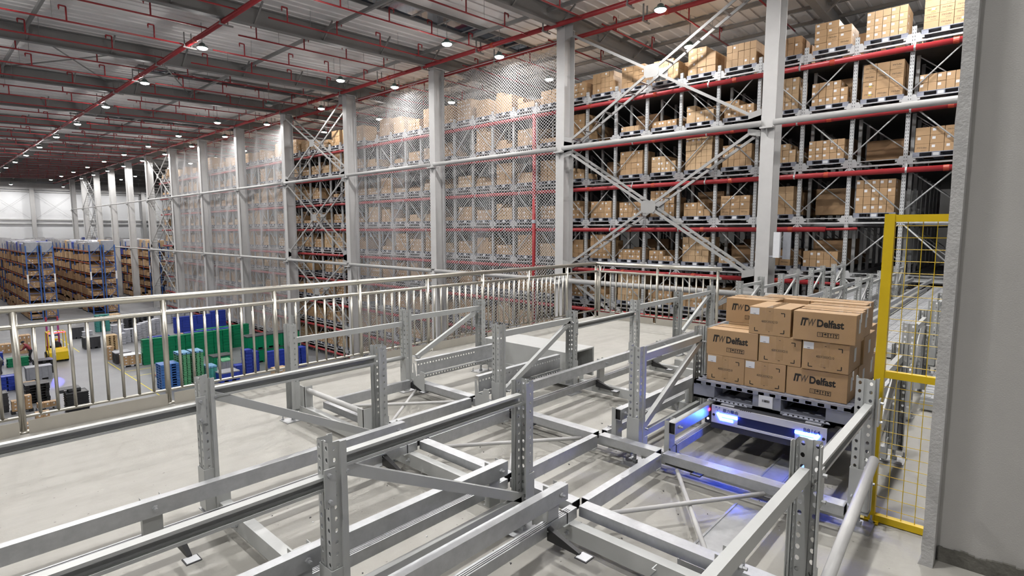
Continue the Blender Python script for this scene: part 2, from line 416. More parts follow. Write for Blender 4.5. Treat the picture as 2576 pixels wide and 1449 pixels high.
for k, y in enumerate(COLY[:14]):
    t = thing('steel_column', (COLX, y, G), ('white steel building column nearest the concrete wall, carrying a small white box' if k == 0 else 'tall white steel building column, %s counted from the concrete wall' % nth(k)), 'column', 'row of white building columns')
    put('shaft', cm, t); put('cap_plate', capm, t, (0, 0, 10.35 - G)); put('base_plate', basem, t)
    for z in (5.12, -.62): put('bracket', brm, t, (0.12, 0, z - G))
    m = MB(); m.box(-.36, -.20, 6.95, -.30, .2, 7.05); m.obj('strap', 'roofsteel', t)

# tie tubes between columns
for z, nm in ((5.30, 'upper'), (-.45, 'lower')):
    for k in range(-1, 13):
        ya = COLY[k] + .2 if k >= 0 else -3.0
        yb = COLY[k + 1] - .2
        m = MB(); m.tube((COLX - .42, ya, z), (COLX - .42, yb, z), .105 if k < 8 else .08, 12)
        m.obj('column_tie', 'bracew', smooth=True, label='white round %s tie tube in the %s column bay from the concrete wall' % (nm, nth(k + 1)), cat='tie tube', group='tie tubes between columns')

# ladder braces: two channels and battens for each diagonal
def brace(k, fine):
    ya, yb = COLY[k] + .25, COLY[k + 1] - .25
    for n, (zt, zm) in enumerate(((10.15, 5.45), (5.25, 0.10), (-0.15, -5.0))):
        t = thing('cross_brace', (COLX, 0, 0), 'white ladder cross brace, %s tier of the %s column bay' % (('top', 'middle', 'bottom')[n], nth(k + 1)), 'brace', 'ladder cross braces')
        for a, b in (((ya, zm), (yb, zt)), ((ya, zt), (yb, zm))):
            p, q = Vector((0, a[0], a[1])), Vector((0, b[0], b[1])); d = q - p
            for dx in (-.33, .33):
                MB().bar(p + Vector((dx, 0, 0)), q + Vector((dx, 0, 0)), .05, .10, (0, -d.z, d.y)).obj('chord', 'bracew', t)
            nb = 15
            for i in range(nb):
                c = p + d * ((i + .7) / (nb + .4))
                MB().bar(c + Vector((-.32, 0, 0)), c + Vector((.32, 0, 0)), .065, .012, (0, -d.z, d.y)).obj('batten', 'bracew', t)
        yc, zc = (ya + yb) / 2, (zt + zm) / 2
        for dx in (-.37, .36):
            MB().prism([(-.35, -.5), (.35, -.5), (.5, -.3), (.5, .3), (.35, .5), (-.35, .5), (-.5, .3), (-.5, -.3)], (dx, yc, zc), (0, .62, 0), (0, 0, .48), (.012, 0, 0)).obj('gusset_plate', 'bracew', t)
        for yy, zz, s in ((ya, zm, 1), (yb, zm, -1), (ya, zt, 1), (yb, zt, -1)):
            MB().prism([(0, -.35), (.42, -.25), (.42, .25), (0, .35)][::s], (-.37, yy - s * .02, zz), (0, s, 0), (0, 0, 1), (.012, 0, 0)).obj('gusset_plate', 'bracew', t)
for k in (0, 3, 7, 11): brace(k, k == 0)

# high bay lamps
lens_m = MB().lathe([(.06, -.085), (.13, -.08), (.19, -.055), (.215, -.01), (.21, .0)], n=20).mesh('lens', 'lens', True)
lensoff_m = lens_m.copy(); lensoff_m.materials[0] = M['lensoff']
body_m = MB().lathe([(.225, -.012), (.24, .01), (.23, .04), (.13, .10), (.11, .17), (.06, .20), (.02, .22)], n=20).mesh('housing', 'lampbody', True)
rod_m = MB().tube((0, 0, .2), (0, 0, 1.0), .012, 6).mesh('hanger', 'roofsteel')
ld = bpy.data.lights.new('high_bay_light', 'AREA'); ld.shape = 'DISK'; ld.size = .38; ld.energy = LAMP_W
ld.color = (1.0, 0.98, 0.955); ld.spread = math.radians(180)
lp = bpy.data.lights.new('side_glow', 'POINT'); lp.energy = LAMP_W * .27; lp.shadow_soft_size = .12; lp.color = ld.color
lc = ld.copy(); lc.energy = LAMP_W * .5
lr_ = ld.copy(); lr_.energy = LAMP_W * .75
def lamp(x, y, z=9.8, off=False, label=None):
    t = thing('high_bay_lamp', (x, y, z), label, 'lamp', 'high bay lamps')
    put('lens', lensoff_m if off else lens_m, t); put('housing', body_m, t)
    put('hanger', rod_m, t, scale=(1, 1, zroof(x) - z + .01))
    if not off:
        lo = bpy.data.objects.new('light', lc if 18 < x < 20 else lr_ if x > 20 else ld); C.objects.link(lo); lo.parent = t; lo.location = (0, 0, -.10)
        if y < 85 and x > 0 and not 18 < x < 20:
            lo = bpy.data.objects.new('side_glow', lp); C.objects.link(lo); lo.parent = t; lo.location = (0, 0, -.15)
ROWS = [(2.4, 'over the open hall'), (9.55, 'beside the hall\'s middle red pipe'), (16.5, 'between red pipe and columns'), (19.3, 'just in front of the columns'), (23.9, 'over the storage rack')]
for ri, (x, nm) in enumerate(ROWS):
    for k in range(14):
        y = {0: 1.2, 1: 1.2, 2: 1.5, 3: 2.1, 4: 3.4}[ri] + (8.68 if ri < 3 else 8.15 if ri == 3 else 7.85) * k
        if y > 125: continue
        lamp(x, y, 9.8, ri == 2 and k == 4, 'round high bay lamp %s, %s from the near end%s' % (nm, nth(k), ', switched off' if ri == 2 and k == 4 else ''))
for i, x in enumerate((6, 13, 20, 27, 34)): lamp(x, 127.2, 9.6, False, 'round high bay lamp close to the far white wall, %s from the left' % nth(i))  # the two rightmost are added to brighten the wall behind the columns
for k in range(7): lamp(32.5, 1.5 + 8.68 * k, 9.8, False, 'added unseen high bay lamp over the rear of the storage rack, %s from the near end' % nth(k))  # unseen row, added to brighten the roof above the rack
for k in range(3): lamp(-4.6, -7.5 + 8.68 * k, 9.6, False, 'round high bay lamp above and behind the viewpoint, %s of its row' % nth(k))

# sprinkler pipes in the roof
def main_pipe(x, z, label, r=.10):
    t = thing('sprinkler_main', (x, 0, z), label, 'pipe', 'red sprinkler mains')
    MB().tube((0, -16, 0), (0, YE, 0), r, 12).obj('pipe', 'red', t, True)
    for k in range(34):
        y = -10 + 4.1 * k
        if k % 2: MB().tube((0, y, 0), (0, y + .16, 0), r + .02, 12).obj('coupling', 'orange', t)
        m = MB(); m.box(-.2, y + 1, -.16, .35, y + 1.06, -.11); m.box(-.16, y + 1, -.11, -.13, y + 1.06, .5); m.box(.13, y + 1, -.11, .16, y + 1.06, .5); m.obj('hanger', 'roofsteel', t)
main_pipe(9.2, 10.0, 'red sprinkler main pipe running down the middle of the open hall')
main_pipe(19.25, 10.38, 'red sprinkler main pipe running along the column tops')
main_pipe(20.48, 10.14, 'red sprinkler main pipe running above the front of the rack', .09)
goose = MB().tube((0, 0, 0), (0, 0, .55), .03, 8).tube((0, 0, .55), (-.22, 0, .55), .03, 8).tube((-.22, 0, .55), (-.22, 0, .44), .03, 8).tube((-.22, 0, .44), (-.22, 0, .38), .015, 6).mesh('sprinkler_drop', 'red', True)
seg_names = ('left of the hall main', 'between hall main and columns', 'over the rack')
for k in range(0, 13):
    for j, dy in enumerate((1.45, 4.34, 7.23)):
        y = COLY[k] + dy
        for s, (a, b) in enumerate(((-6, 9.0), (10.3, 19.1), (20.6, 27.0))):
            if s == 2 and k > 7: continue
            t = thing('sprinkler_branch', (a, y, 0), 'thin red branch pipe %s, %s in %s roof bay' % (seg_names[s], nth(j), nth(k + 1)), 'pipe', 'red sprinkler branch pipes')
            za, zb_ = zroof(a) - .82, zroof(b) - .82
            if s == 2: za = zb_ = zroof(24) - .7
            MB().tube((0, 0, za), (b - a, 0, zb_), .034, 8).obj('pipe', 'red', t, True)
            if s == 0: MB().tube((b - a, 0, zb_), (b - a + .12, 0, 10.0), .034, 8).obj('elbow', 'red', t, True)
            if s == 1: MB().tube((b - a, 0, zb_), (b - a + .05, 0, 10.4), .034, 8).obj('elbow', 'red', t, True)
            nn = 5 if s == 0 else 4 if s == 1 else 2
            for i in range(nn):
                f = (i + .35 + .3 * (j % 2)) / nn
                put('sprinkler_drop', goose, t, ((b - a) * f, 0, za + (zb_ - za) * f), math.pi if i % 2 and s else 0)
            for f in (.2, .7): MB().tube(((b - a) * f, 0, za + (zb_ - za) * f), ((b - a) * f, 0, za + (zb_ - za) * f + .8), .008, 5).obj('hanger', 'roofsteel', t)

# ------------------------------------------------------------------ the tall storage rack behind the columns
XR, PITCH = 20.6, 1.452
UP_Y = [1.23 + PITCH * i for i in range(-3, 51)]                     # uprights of the front row
LEV = [7.47 - 1.77 * n for n in range(9)]                            # beam tops
rack = thing('storage_rack', (0, 0, 0), 'tall light grey steel storage rack filled with palletised cartons behind the columns', 'storage rack')
Z0, Z1 = G, 7.75
upm = MB(); upm.box(-.05, -.055, 0, .05, .055, Z1 - Z0); upm = upm.mesh('upright', 'upright')
for y in UP_Y: put('upright', upm, rack, (XR, y, Z0))
# front beam of one bay: top rail, bottom rail, stepped end plates
def beam_mesh():
    m = MB(); a = PITCH / 2 - .055
    m.box(-.03, -a, -.19, .03, a, -.14); m.box(-.02, -a + .1, -.022, .02, a - .1, 0)
    for s in (-1, 1):
        prof = [(0, -.19), (.20, -.19), (.20, -.13), (.14, -.13), (.14, -.09), (.20, -.09), (.20, -.035), (.13, -.035), (.09, .07), (0, .07)]
        m.prism(prof if s < 0 else prof[::-1], (-.035, s * a, 0), (0, -s, 0), (0, 0, 1), (.012, 0, 0))
    return m.mesh('beam', 'rackw')
bmesh_ = beam_mesh()
# diagonal braces, two handed
dm = [MB().tube((-.02, -s * (PITCH / 2 - .06), -1.55), (-.02, s * (PITCH / 2 - .06), -.22), .022, 8).mesh('diagonal_brace', 'rackw', True) for s in (1, -1)]
bays = [(i, n) for i in range(len(UP_Y) - 1) for n in range(9)]
def bayc(i): return (UP_Y[i] + UP_Y[i + 1]) / 2
def dist(i, n): return math.hypot(XR, bayc(i), LEV[n] - CAMZ)
vis = [b for b in bays if bayc(b[0]) > 1.0]                          # bays the photograph can see
vis.sort(key=lambda b: dist(*b))
near = set(vis[:280]); rest_b = MB(); rest_d = MB()
def add_mesh(mb, me, off):
    mb.add([(v.co.x + off[0], v.co.y + off[1], v.co.z + off[2]) for v in me.vertices], [tuple(p.vertices) for p in me.polygons])
for (i, n) in bays:
    c = (XR, bayc(i), LEV[n]); d_ = dm[(i + n) % 2]
    if (i, n) in near:
        put('beam', bmesh_, rack, c); put('diagonal_brace', d_, rack, c)
    else:
        add_mesh(rest_b, bmesh_, c); add_mesh(rest_d, d_, c)
rest_b.obj('far_beams', 'rackw', rack, kind='stuff'); rest_d.obj('far_braces', 'rackw', rack, True, kind='stuff')
# inner rows of uprights, rails and deck of every level
inn = MB()
for j in range(1, 9):
    for y in UP_Y:
        if y > 40 and j > 3: continue
        inn.box(XR + 1.25 * j - .045, y - .05, Z0, XR + 1.25 * j + .045, y + .05, Z1)
inn.obj('inner_uprights', 'upright', rack, kind='stuff')
dk = MB(); cr = MB()
for n in range(9):
    for i in range(len(UP_Y) - 1):
        for s in (.22, PITCH - .22):
            y = UP_Y[i] + s
            dk.box(XR + .35, y - .03, LEV[n] - .13, XR + 12, y + .04, LEV[n] - .02)
    for j in range(1, 9): cr.box(XR + 1.25 * j - .03, UP_Y[0], LEV[n] - .24, XR + 1.25 * j + .03, UP_Y[-1], LEV[n] - .17)
dk.obj('lane_rails', 'galv', rack, kind='stuff'); cr.obj('cross_beams', 'rackw', rack, kind='stuff')
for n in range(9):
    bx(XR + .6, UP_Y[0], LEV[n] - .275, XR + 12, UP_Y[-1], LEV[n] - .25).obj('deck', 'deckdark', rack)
xr_ = MB()
for n in range(9):
    for i in range(0, len(UP_Y) - 1):
        for j in range(1, 4):
            x = XR + 1.25 * j
            xr_.bar((x, UP_Y[i], LEV[n] - 1.5), (x, UP_Y[i + 1], LEV[n] - .3), .03, .03)
xr_.obj('inner_braces', 'rackw', rack, kind='stuff')

# red pipes on the rack front, one per level, and two risers
for n in range(9):
    t = thing('rack_sprinkler_pipe', (XR - .145, 0, LEV[n] - .37), 'red sprinkler pipe under the %s tier of the storage rack from the top' % nth(n), 'pipe', 'red pipes on the rack front')
    y0 = {3: 4.7, 4: 5.0}.get(n, -2.5)
    MB().tube((0, y0, 0), (0, UP_Y[-1], 0), .085, 12).obj('pipe', 'red', t, True)
    if n in (3, 4): MB().tube((0, y0 - .9, .02 if n == 3 else 0), (0, y0, 0), .045, 8).obj('reduced_end', 'red', t, True)
    for k in range(24):
        y = y0 + 1.0 + 3.1 * k
        if y < UP_Y[-1] - 1:
            MB().tube((0, y, 0), (0, y + .14, 0), .094, 12).obj('coupling', 'orange', t)
            m = MB(); m.tube((0, y + 1, 0), (0, y + 1.05, 0), .096, 10); m.box(-.012, y + 1, .08, .012, y + 1.05, .2); m.obj('clamp', 'galv', t)
for i, y in enumerate((17.06, 59.5)):
    t = thing('sprinkler_riser', (XR - .34, y, G), 'red vertical sprinkler riser behind the safety net, %s' % ('near one' if i == 0 else 'far one'), 'pipe', 'red risers')
    MB().tube((0, 0, 0), (0, 0, 7.15 - G), .085, 12).obj('pipe', 'red', t, True)
    for z in (2.2, 6.3, 9.5, 13): MB().tube((0, 0, z), (0, 0, z + .16), .105, 12).obj('coupling', 'orange' if z != 9.5 else 'greyp', t)

# plastic pallets
def pallet_mesh(name, mt, w_=1.13, d_=1.13, h_=.145, fine=False):
    m = MB(); a, b = d_ / 2, w_ / 2
    bw = (.17, .20, .17)                                               # three front blocks (along Y)
    ys = (-b + bw[0] / 2, 0, b - bw[2] / 2)
    for x in (-a + .09, 0, a - .09):
        for y, q in zip(ys, bw): m.box(x - .085, y - q / 2, 0.0, x + .085, y + q / 2, h_ - .022)
    for y, q in zip(ys, bw): m.box(-a, y - q / 2, 0, a, y + q / 2, .018)
    for x in (-a + .09, a - .09): m.box(x - .09, -b, 0, x + .09, b, .018)
    if fine:
        nb = 14
        for i in range(nb):
            x = -a + d_ * (i + .5) / nb; m.box(x - .028, -b, h_ - .022, x + .028, b, h_)
        for i in range(nb):
            y = -b + w_ * (i + .5) / nb; m.box(-a, y - .02, h_ - .026, a, y + .02, h_ - .004)
        for s in (-1, 1):
            m.box(-a, s * b - (.02 if s > 0 else 0), h_ - .03, a, s * b + (.02 if s < 0 else 0), h_)
            m.box(s * a - (.02 if s > 0 else 0), -b, h_ - .03, s * a + (.02 if s < 0 else 0), b, h_)
    else:
        m.box(-a, -b, h_ - .022, a, b, h_)
    return m.mesh(name, mt)
PAL = pallet_mesh('rack_pallet', 'pallet')
palrest = MB()
bay0 = min(i for i, n in vis)
def tierbay(i, n): return '%s tier from the top, %s bay from the concrete wall' % (nth(n), nth(i - bay0))
empty_b = set()
for (i, n) in vis:
    if R.random() < .05: empty_b.add((i, n))
empty_b -= {(3, 0), (4, 0), (3, 1), (4, 1), (5, 0)}
# bays swallowed by the bridge opening stay free
for i in (3, 4): empty_b.update({(i, 4), (i, 3)} if i == 3 else {(i, 4)})
loads = []
palm = bx(-.001, -.07, 0, 0, .07, .09).mesh('pallet_card', 'paper')
for q, (i, n) in enumerate(vis):
    if (i, n) in empty_b: continue
    c = (XR + .60, bayc(i), LEV[n] + .005)
    if len(near) and q < 300:
        p = put('rack_pallet', PAL, None, c, label='blue grey plastic pallet, %s' % tierbay(i, n), cat='pallet', group='pallets on the storage rack')
        put('label', palm, p, (-.567, 0, .02))
    else: add_mesh(palrest, PAL, c)
    loads.append((i, n, c))
palrest.obj('rack_pallets_far', 'pallet', label='far blue grey plastic pallets along the storage rack', cat='pallet', kind='stuff')

# cartons on the rack pallets: the nearest as objects, the rest as one object
CARD = ['card', 'cardl', 'cardd']
cache = {}
def carton_mesh(w_, d_, h_, mt, lab):
    k = (w_, d_, h_, mt, lab)
    if k not in cache:
        m = MB(); m.v += [(sx * d_ / 2, sy * w_ / 2, z) for z in (0, h_) for sx, sy in ((-1, -1), (1, -1), (1, 1), (-1, 1))]
        for f in ((0, 3, 2, 1), (4, 5, 6, 7), (0, 1, 5, 4), (1, 2, 6, 5), (2, 3, 7, 6), (3, 0, 4, 7)): m.f.append(f); m.m.append(0)
        if lab:
            m.mi = 1; ly = (.22 if lab == 1 else -.1) * w_
            m.box(-d_ / 2 - .002, ly - .035, h_ * .5, -d_ / 2 - .0005, ly + .045, h_ * .82)
            m.box(-d_ * .1, -w_ / 2 - .002, h_ * .5, d_ * .1, -w_ / 2 - .0005, h_ * .8)
            if lab == 2:
                m.mi = 2; m.box(-d_ / 2 - .002, ly - .035, h_ * .36, -d_ / 2 - .0005, ly + .045, h_ * .48)
        cache[k] = m.mesh('carton', [mt, 'paper', 'yellowtag'])
    return cache[k]
crest = MB(); ncart = 0; CMI = {'card': 0, 'cardl': 2, 'cardd': 3}
tiny_txt = join_meshes('print', [on_face(text_mesh('t1', 'ITW Delfast', .062, 'inkg', 0, .001, .23, 1), 0, .115, .10), on_face(text_mesh('t2', '||||', .03, 'inkg', 0, 0, .1, 1), 0, .01, .035)])
def far_box(x0, y0, z0, x1, y1, z1, mi, lab):
    crest.mi = mi
    crest.add([(x0, y0, z0), (x1, y0, z0), (x1, y1, z0), (x0, y1, z0), (x0, y0, z1), (x1, y0, z1), (x1, y1, z1), (x0, y1, z1)], [(4, 5, 6, 7), (0, 1, 5, 4), (2, 3, 7, 6), (3, 0, 4, 7), (1, 2, 6, 5)])
    if lab:
        crest.mi = 1; ly = y0 + (y1 - y0) * lab; zz = z0 + (z1 - z0) * .45
        crest.add([(x0 - .002, ly, zz), (x0 - .002, ly + .07, zz), (x0 - .002, ly + .07, zz + .07), (x0 - .002, ly, zz + .07)], [(0, 3, 2, 1)])
seeds = {}
for q, (i, n, c) in enumerate(loads):
    rr = random.Random(i * 97 + n * 13 + 5)
    mt = rr.choice(['card', 'card', 'cardl', 'card']); kind = rr.random()
    if n == 0 and i in (6,): mt = 'cardd'
    hgt = rr.choice([.21, .24, .20, .26]); wide = rr.choice([(.27, .27, .27, .25), (.21,) * 5, (.36, .34, .36), (.21,) * 5])
    rows = rr.choice([1, 2, 3, 3, 4, 4, 5]) if n else rr.choice([2, 3, 4, 4, 5, 3])
    if (i, n) == (3, 4): rows = 3
    rows = min(rows, int(1.22 / hgt))
    labp = .75 if kind < .6 else .2
    z = c[2] + .147; tot = sum(wide)
    for r in range(rows):
        ws = list(wide)
        if r == rows - 1 and rr.random() < .4: ws = ws[:max(1, len(ws) - rr.choice([1, 1, 2]))]
        if r % 2: ws = ws[::-1]
        y = c[1] + tot / 2
        for wi, w_ in enumerate(ws):
            lab = (2 if kind > .85 else 1) if rr.random() < labp else 0
            jx = rr.uniform(-.014, .014)
            front = (c[0] - .54 + jx, y - w_ + .006, z, c[0] - .03, y - .006, z + hgt - .006)
            if ncart < 286:
                o = put('carton', carton_mesh(round(w_ - .012, 3), .51, hgt - .006, mt, lab), None, ((front[0] + front[3]) / 2, (front[1] + front[4]) / 2, z), label='brown carton, %s row up, %s from left, %s' % (nth(r), nth(wi), tierbay(i, n).replace(' the', '').replace(' concrete', '')), cat='carton', group='cartons, %s' % tierbay(i, n))
                if w_ > .3 and lab != 1 and rr.random() < .8: put('print', tiny_txt, o, (-.257, 0, 0))
                ncart += 1
            else: far_box(*front, CMI[mt], rr.uniform(.15, .7) if lab else 0)
            far_box(c[0] - .02, front[1], z, c[0] + .5, front[4], z + hgt - .002, CMI[mt], 0)
            y -= w_
        z += hgt
# deeper pallet loads inside the lanes
for (i, n) in vis:
    rr = random.Random(i * 31 + n * 7)
    if i in (3, 4) and n in (3, 4): continue
    for j in range(1, 4):
        if rr.random() < .55:
            x = XR + .6 + 1.25 * j; h = rr.uniform(.25, 1.1); yb = bayc(i)
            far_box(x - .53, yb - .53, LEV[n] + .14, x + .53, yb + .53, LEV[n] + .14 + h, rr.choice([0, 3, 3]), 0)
crest.obj('rack_cartons_far', ['card', 'paper', 'cardl', 'cardd'], label='remaining brown cartons farther along and deeper inside the storage rack', cat='carton', kind='stuff')

# ------------------------------------------------------------------ safety nets
def net_mesh(seed, cw=.165, ch=.15, z0=-6.6, z1=10.02, W=8.2):
    rr = random.Random(seed); m = MB(); nc = int(W / cw); nr = int((z1 - z0) / (ch / 2))
    ph = [rr.uniform(0, 6) for _ in range(8)]
    def P(i, j):
        y = min(max((i + .5 * (j % 2)) * cw, 0), W) - W / 2; t = j / nr; z = z0 + (z1 - z0) * t
        s = 1 - (2 * y / W) ** 2
        dx = .10 * math.sin(1.3 * y + ph[0]) * math.sin(.8 * z + ph[1]) + .06 * math.sin(2.7 * y + ph[2] + .6 * z) + .12 * s * t * t
        dy = .05 * math.sin(1.1 * z + ph[3]) * math.sin(.9 * y + ph[4]) + .10 * t * t * math.sin(1.7 * y + ph[5])
        dz = -.22 * t ** 6 * (1 - math.cos(2 * math.pi * (y + W / 2) / 2.05)) * .5 + .05 * math.sin(1.9 * y + ph[6] + .4 * z)
        return Vector((dx, y + dy, z + dz))
    r = .0075
    def seg(p, q):
        d = (q - p).normalized(); a = d.cross(Vector((1, 0, 0)))
        a = a.normalized() if a.length > 1e-5 else Vector((0, 1, 0)); b = d.cross(a)
        o = len(m.v)
        for c in (p, q):
            for s, u in ((0, 1.15), (1, -.6), (-1, -.6)): m.v.append(tuple(c + a * (r * s) - b * (r * u)))
        m.f += [(o, o + 1, o + 4, o + 3), (o + 1, o + 2, o + 5, o + 4), (o + 2, o, o + 3, o + 5)]; m.m += [0, 0, 0]
    pts = [[P(i, j) for i in range(nc + 1)] for j in range(nr + 1)]
    for j in range(nr):
        for i in range(nc + 1):
            seg(pts[j][i], pts[j + 1][i])
            k = i - 1 if j % 2 == 0 else i + 1
            if 0 <= k <= nc: seg(pts[j][i], pts[j + 1][k])
    return m.mesh('mesh_cords', 'net')
nm = [net_mesh(3), net_mesh(11)]
edge = MB()
for k, (b, which) in enumerate(((1, 0), (2, 1), (4, 0), (5, 1), (6, 0))):
    yc = (COLY[b] + COLY[b + 1]) / 2
    t = thing('safety_net', (COLX + .16, yc, 0), 'white diamond mesh safety net hung in the %s column bay from the concrete wall' % nth(b + 1), 'net', 'safety nets between columns')
    put('mesh_cords', nm[which], t)
    m = MB(); m.tube((.05, -4.1, 10.06), (.05, 4.1, 10.06), .018, 6); m.obj('top_rope', 'net', t)
    for s in (-1, 1): MB().tube((.02, s * 4.1, -6.6), (.05, s * 4.1, 10.06), .02, 6).obj('side_rope', 'net', t)

# white radio box with antenna panel on the nearest column
t = thing('antenna_box', (COLX - .36, COLY[0] - .42, 1.30), 'small white box with flat antenna panel strapped to the nearest column', 'antenna')
bx(-.05, -.14, -.45, .10, .06, .40).obj('box', 'paper', t); bx(.10, -.44, -.50, .16, -.20, .40).obj('antenna_panel', 'midgrey', t)
m = MB(); m.tube((.05, .22, -.42), (.2, -.32, -.42), .03, 8); m.tube((.2, -.32, -.42), (.2, -.32, .1), .025, 8); m.obj('bracket', 'greyp', t)

# ------------------------------------------------------------------ shuttle track on the mezzanine
YA, YB, YC, YD = 0.57, 2.03, 3.46, 4.86
XP = [1.12, 2.32, 3.61, 4.75, 6.06, 7.26, 8.39]
def post_mesh():
    m = MB(); zb, p, nr = .10, .05, 16; t = .003; a = .0375; b = .045
    X_, Y_, Z_ = Vector((1, 0, 0)), Vector((0, 1, 0)), Vector((0, 0, 1))
    # web (looks to -X): two punched strips beside a shallow groove
    m.plate((-a, b, zb), (0, -1, 0), Z_, nr, p, .034, .009, t, (-1, 0, 0))
    m.plate((-a, -b + .034, zb), (0, -1, 0), Z_, nr, p, .034, .009, t, (-1, 0, 0))
    h = p * nr
    g = .011
    m.box(-a + g - t, -.011, zb, -a + g, .011, zb + h); m.box(-a, .008, zb, -a + g, .011, zb + h); m.box(-a, -.011, zb, -a + g, -.008, zb + h)
    # flanges
    for s in (1, -1):
        if s < 0: m.plate((-a, -b, zb), (1, 0, 0), Z_, nr, p, .05, .0075, t, (0, -1, 0))
        else: m.plate((-a + .05, b, zb), (-1, 0, 0), Z_, nr, p, .05, .0075, t, (0, 1, 0))
        m.box(-a + .05, s * b - (t if s > 0 else 0), zb, -a + .056, s * (b + .010) + (0 if s > 0 else t), zb + h) if False else None
        y0, y1 = sorted((s * b, s * (b + .012)))
        m.box(-a + .048, y0, zb, -a + .051, y1, zb + h)
        y0, y1 = sorted((s * (b + .012), s * (b + .009)))
        m.box(-a + .048, y0, zb, a, y1, zb + h)
    return m.mesh('post', 'paint')
POST = post_mesh()
SLEEVE = MB()
for s in (-1, 1): SLEEVE.box(-.042, s * .05 - .002, .11, .02, s * .05 + .002, .36)
SLEEVE.box(-.044, -.05, .11, -.041, .05, .36)
SLEEVE = SLEEVE.mesh('sleeve', 'paint')
FOOT = bx(-.10, -.075, 0, .10, .075, .008).mesh('base_plate', 'galv')
m = MB().tube((0, 0, .008), (0, 0, .10), .012, 8).tube((0, 0, .008), (0, 0, .03), .022, 6).box(-.05, -.055, .092, .05, .055, .10)
ROD = m.mesh('levelling_rod', 'galv')
m = MB()
BOLT = m.tube((0, 0, .008), (0, 0, .018), .013, 6).tube((0, 0, .018), (0, 0, .05), .006, 6).mesh('anchor_bolt', 'galv')
def add_post(t, x, y, face, sleeve=True):
    rz = 0 if face > 0 else math.pi
    p = put('post', POST, t, (x, y, 0), rz)
    if sleeve: put('sleeve', SLEEVE, p)
    f = put('base_plate', FOOT, t, (x, y, 0)); put('levelling_rod', ROD, t, (x, y, 0))
    for sx, sy in ((-1, 1), (1, -1)): put('anchor_bolt', BOLT, f, (sx * .08, sy * .055, 0))
def cbar(m, p0, p1, h, w_=.035):
    """channel shaped bar: web plus two lips"""
    m.bar(p0, p1, w_, h); return m
def cchan(x0, x1, y, z, h, d_=.04, t=.004):
    """C channel along X, its open side towards -Y"""
    a, b, l = d_ / 2, h / 2, .013
    prof = [(-a, -b), (a, -b), (a, b), (-a, b), (-a, b - l), (-a + t, b - l), (-a + t, b - t), (a - t, b - t), (a - t, -b + t), (-a + t, -b + t), (-a + t, -b + l), (-a, -b + l)]
    return MB().prism(prof, (x0, y, z), (0, 1, 0), (0, 0, 1), (x1 - x0, 0, 0))
def frame(y, posts, label, diag=None, low=True, zt=.80):
    t = thing('track_stand', (0, 0, 0), label, 'frame', 'upright frames of the shuttle track')
    for x, f in posts: add_post(t, x, y, f)
    for (xa, _), (xb, _) in zip(posts, posts[1:]):
        (cchan(xa + .03, xb - .03, y, zt, .06) if xb < 2.4 else cbar(MB(), (xa + .03, y, zt), (xb - .03, y, zt), .055)).obj('top_bar', 'paint', t)
        if low: cbar(MB(), (xa + .03, y, .20), (xb - .03, y, .20), .045).obj('bottom_bar', 'paint', t)
    if diag:
        xa, za, xb, zb_ = diag
        MB().bar((xa, y, za), (xb, y, zb_), .035, .05).obj('diagonal_bar', 'paint', t)
        for x, z in ((xa, za), (xb, zb_)): MB().tube((x, y - .06, z), (x, y + .06, z), .009, 6).obj('bolt', 'galv', t)
    return t
frame(YC, [(XP[0], 1), (XP[1], -1)], 'light grey frame nearest the handrail at left, diagonal falling right', (XP[0] + .04, .785, XP[1] - .06, .235))
frame(YB, [(XP[0], 1), (XP[1], -1)], 'light grey frame in the near centre, tallest in view, diagonal falling right', (XP[0] + .04, .765, XP[1], .20))
frame(YC, [(XP[2], 1), (XP[3], -1)], 'light grey frame by the grey sheet panel, diagonal rising right to its nearer post', (3.70, .26, 4.70, .78), False)
frame(YB, [(XP[2], 1), (XP[3], -1)], 'light grey frame just left of the loaded pallet', (3.70, .25, 4.72, .77))
frame(YD, [(XP[2], 1), (XP[3], -1)], 'light grey frame behind the punched channel beams, farthest left row', (3.75, .35, 4.66, .76), False)
frame(YC, [(XP[4], 1), (XP[5], -1), (XP[6], -1)], 'three-post light grey frame on the open floor before the end railing', (7.40, .31, 8.34, .78), False)
frame(YB, [(XP[4], 1), (XP[5], -1)], 'light grey frame hidden behind the loaded pallet')
frame(YA, [(1.20, 1), (2.41, -1)], 'light grey frame at the bottom right, open post nearest the viewer', None, False, .77)
frame(YA + .02, [(3.71, 1), (5.0, -1)], 'light grey frame between loaded pallet and yellow fence', (3.80, .24, 4.94, .74), False)
frame(.68, [(6.2, 1), (7.35, -1)], 'light grey frame behind the yellow fence, second from it', (6.3, .25, 7.3, .74), False)
frame(.70, [(8.4, 1), (9.5, -1)], 'light grey frame behind the yellow fence, third from it', None, False)
t = thing('track_post', (XP[1], YD, 0), 'single light grey punched post at far left row, beside the railing', 'post'); add_post(t, 0, 0, -1)
cbar(MB(), (.05, 0, .745), (XP[2] - XP[1] - .05, 0, .745), .05).obj('tie_bar', 'paint', t)
MB().tube((.04, 0, .375), (XP[2] - XP[1] - .04, 0, .375), .024, 12).obj('round_bar', 'paint', t, True)
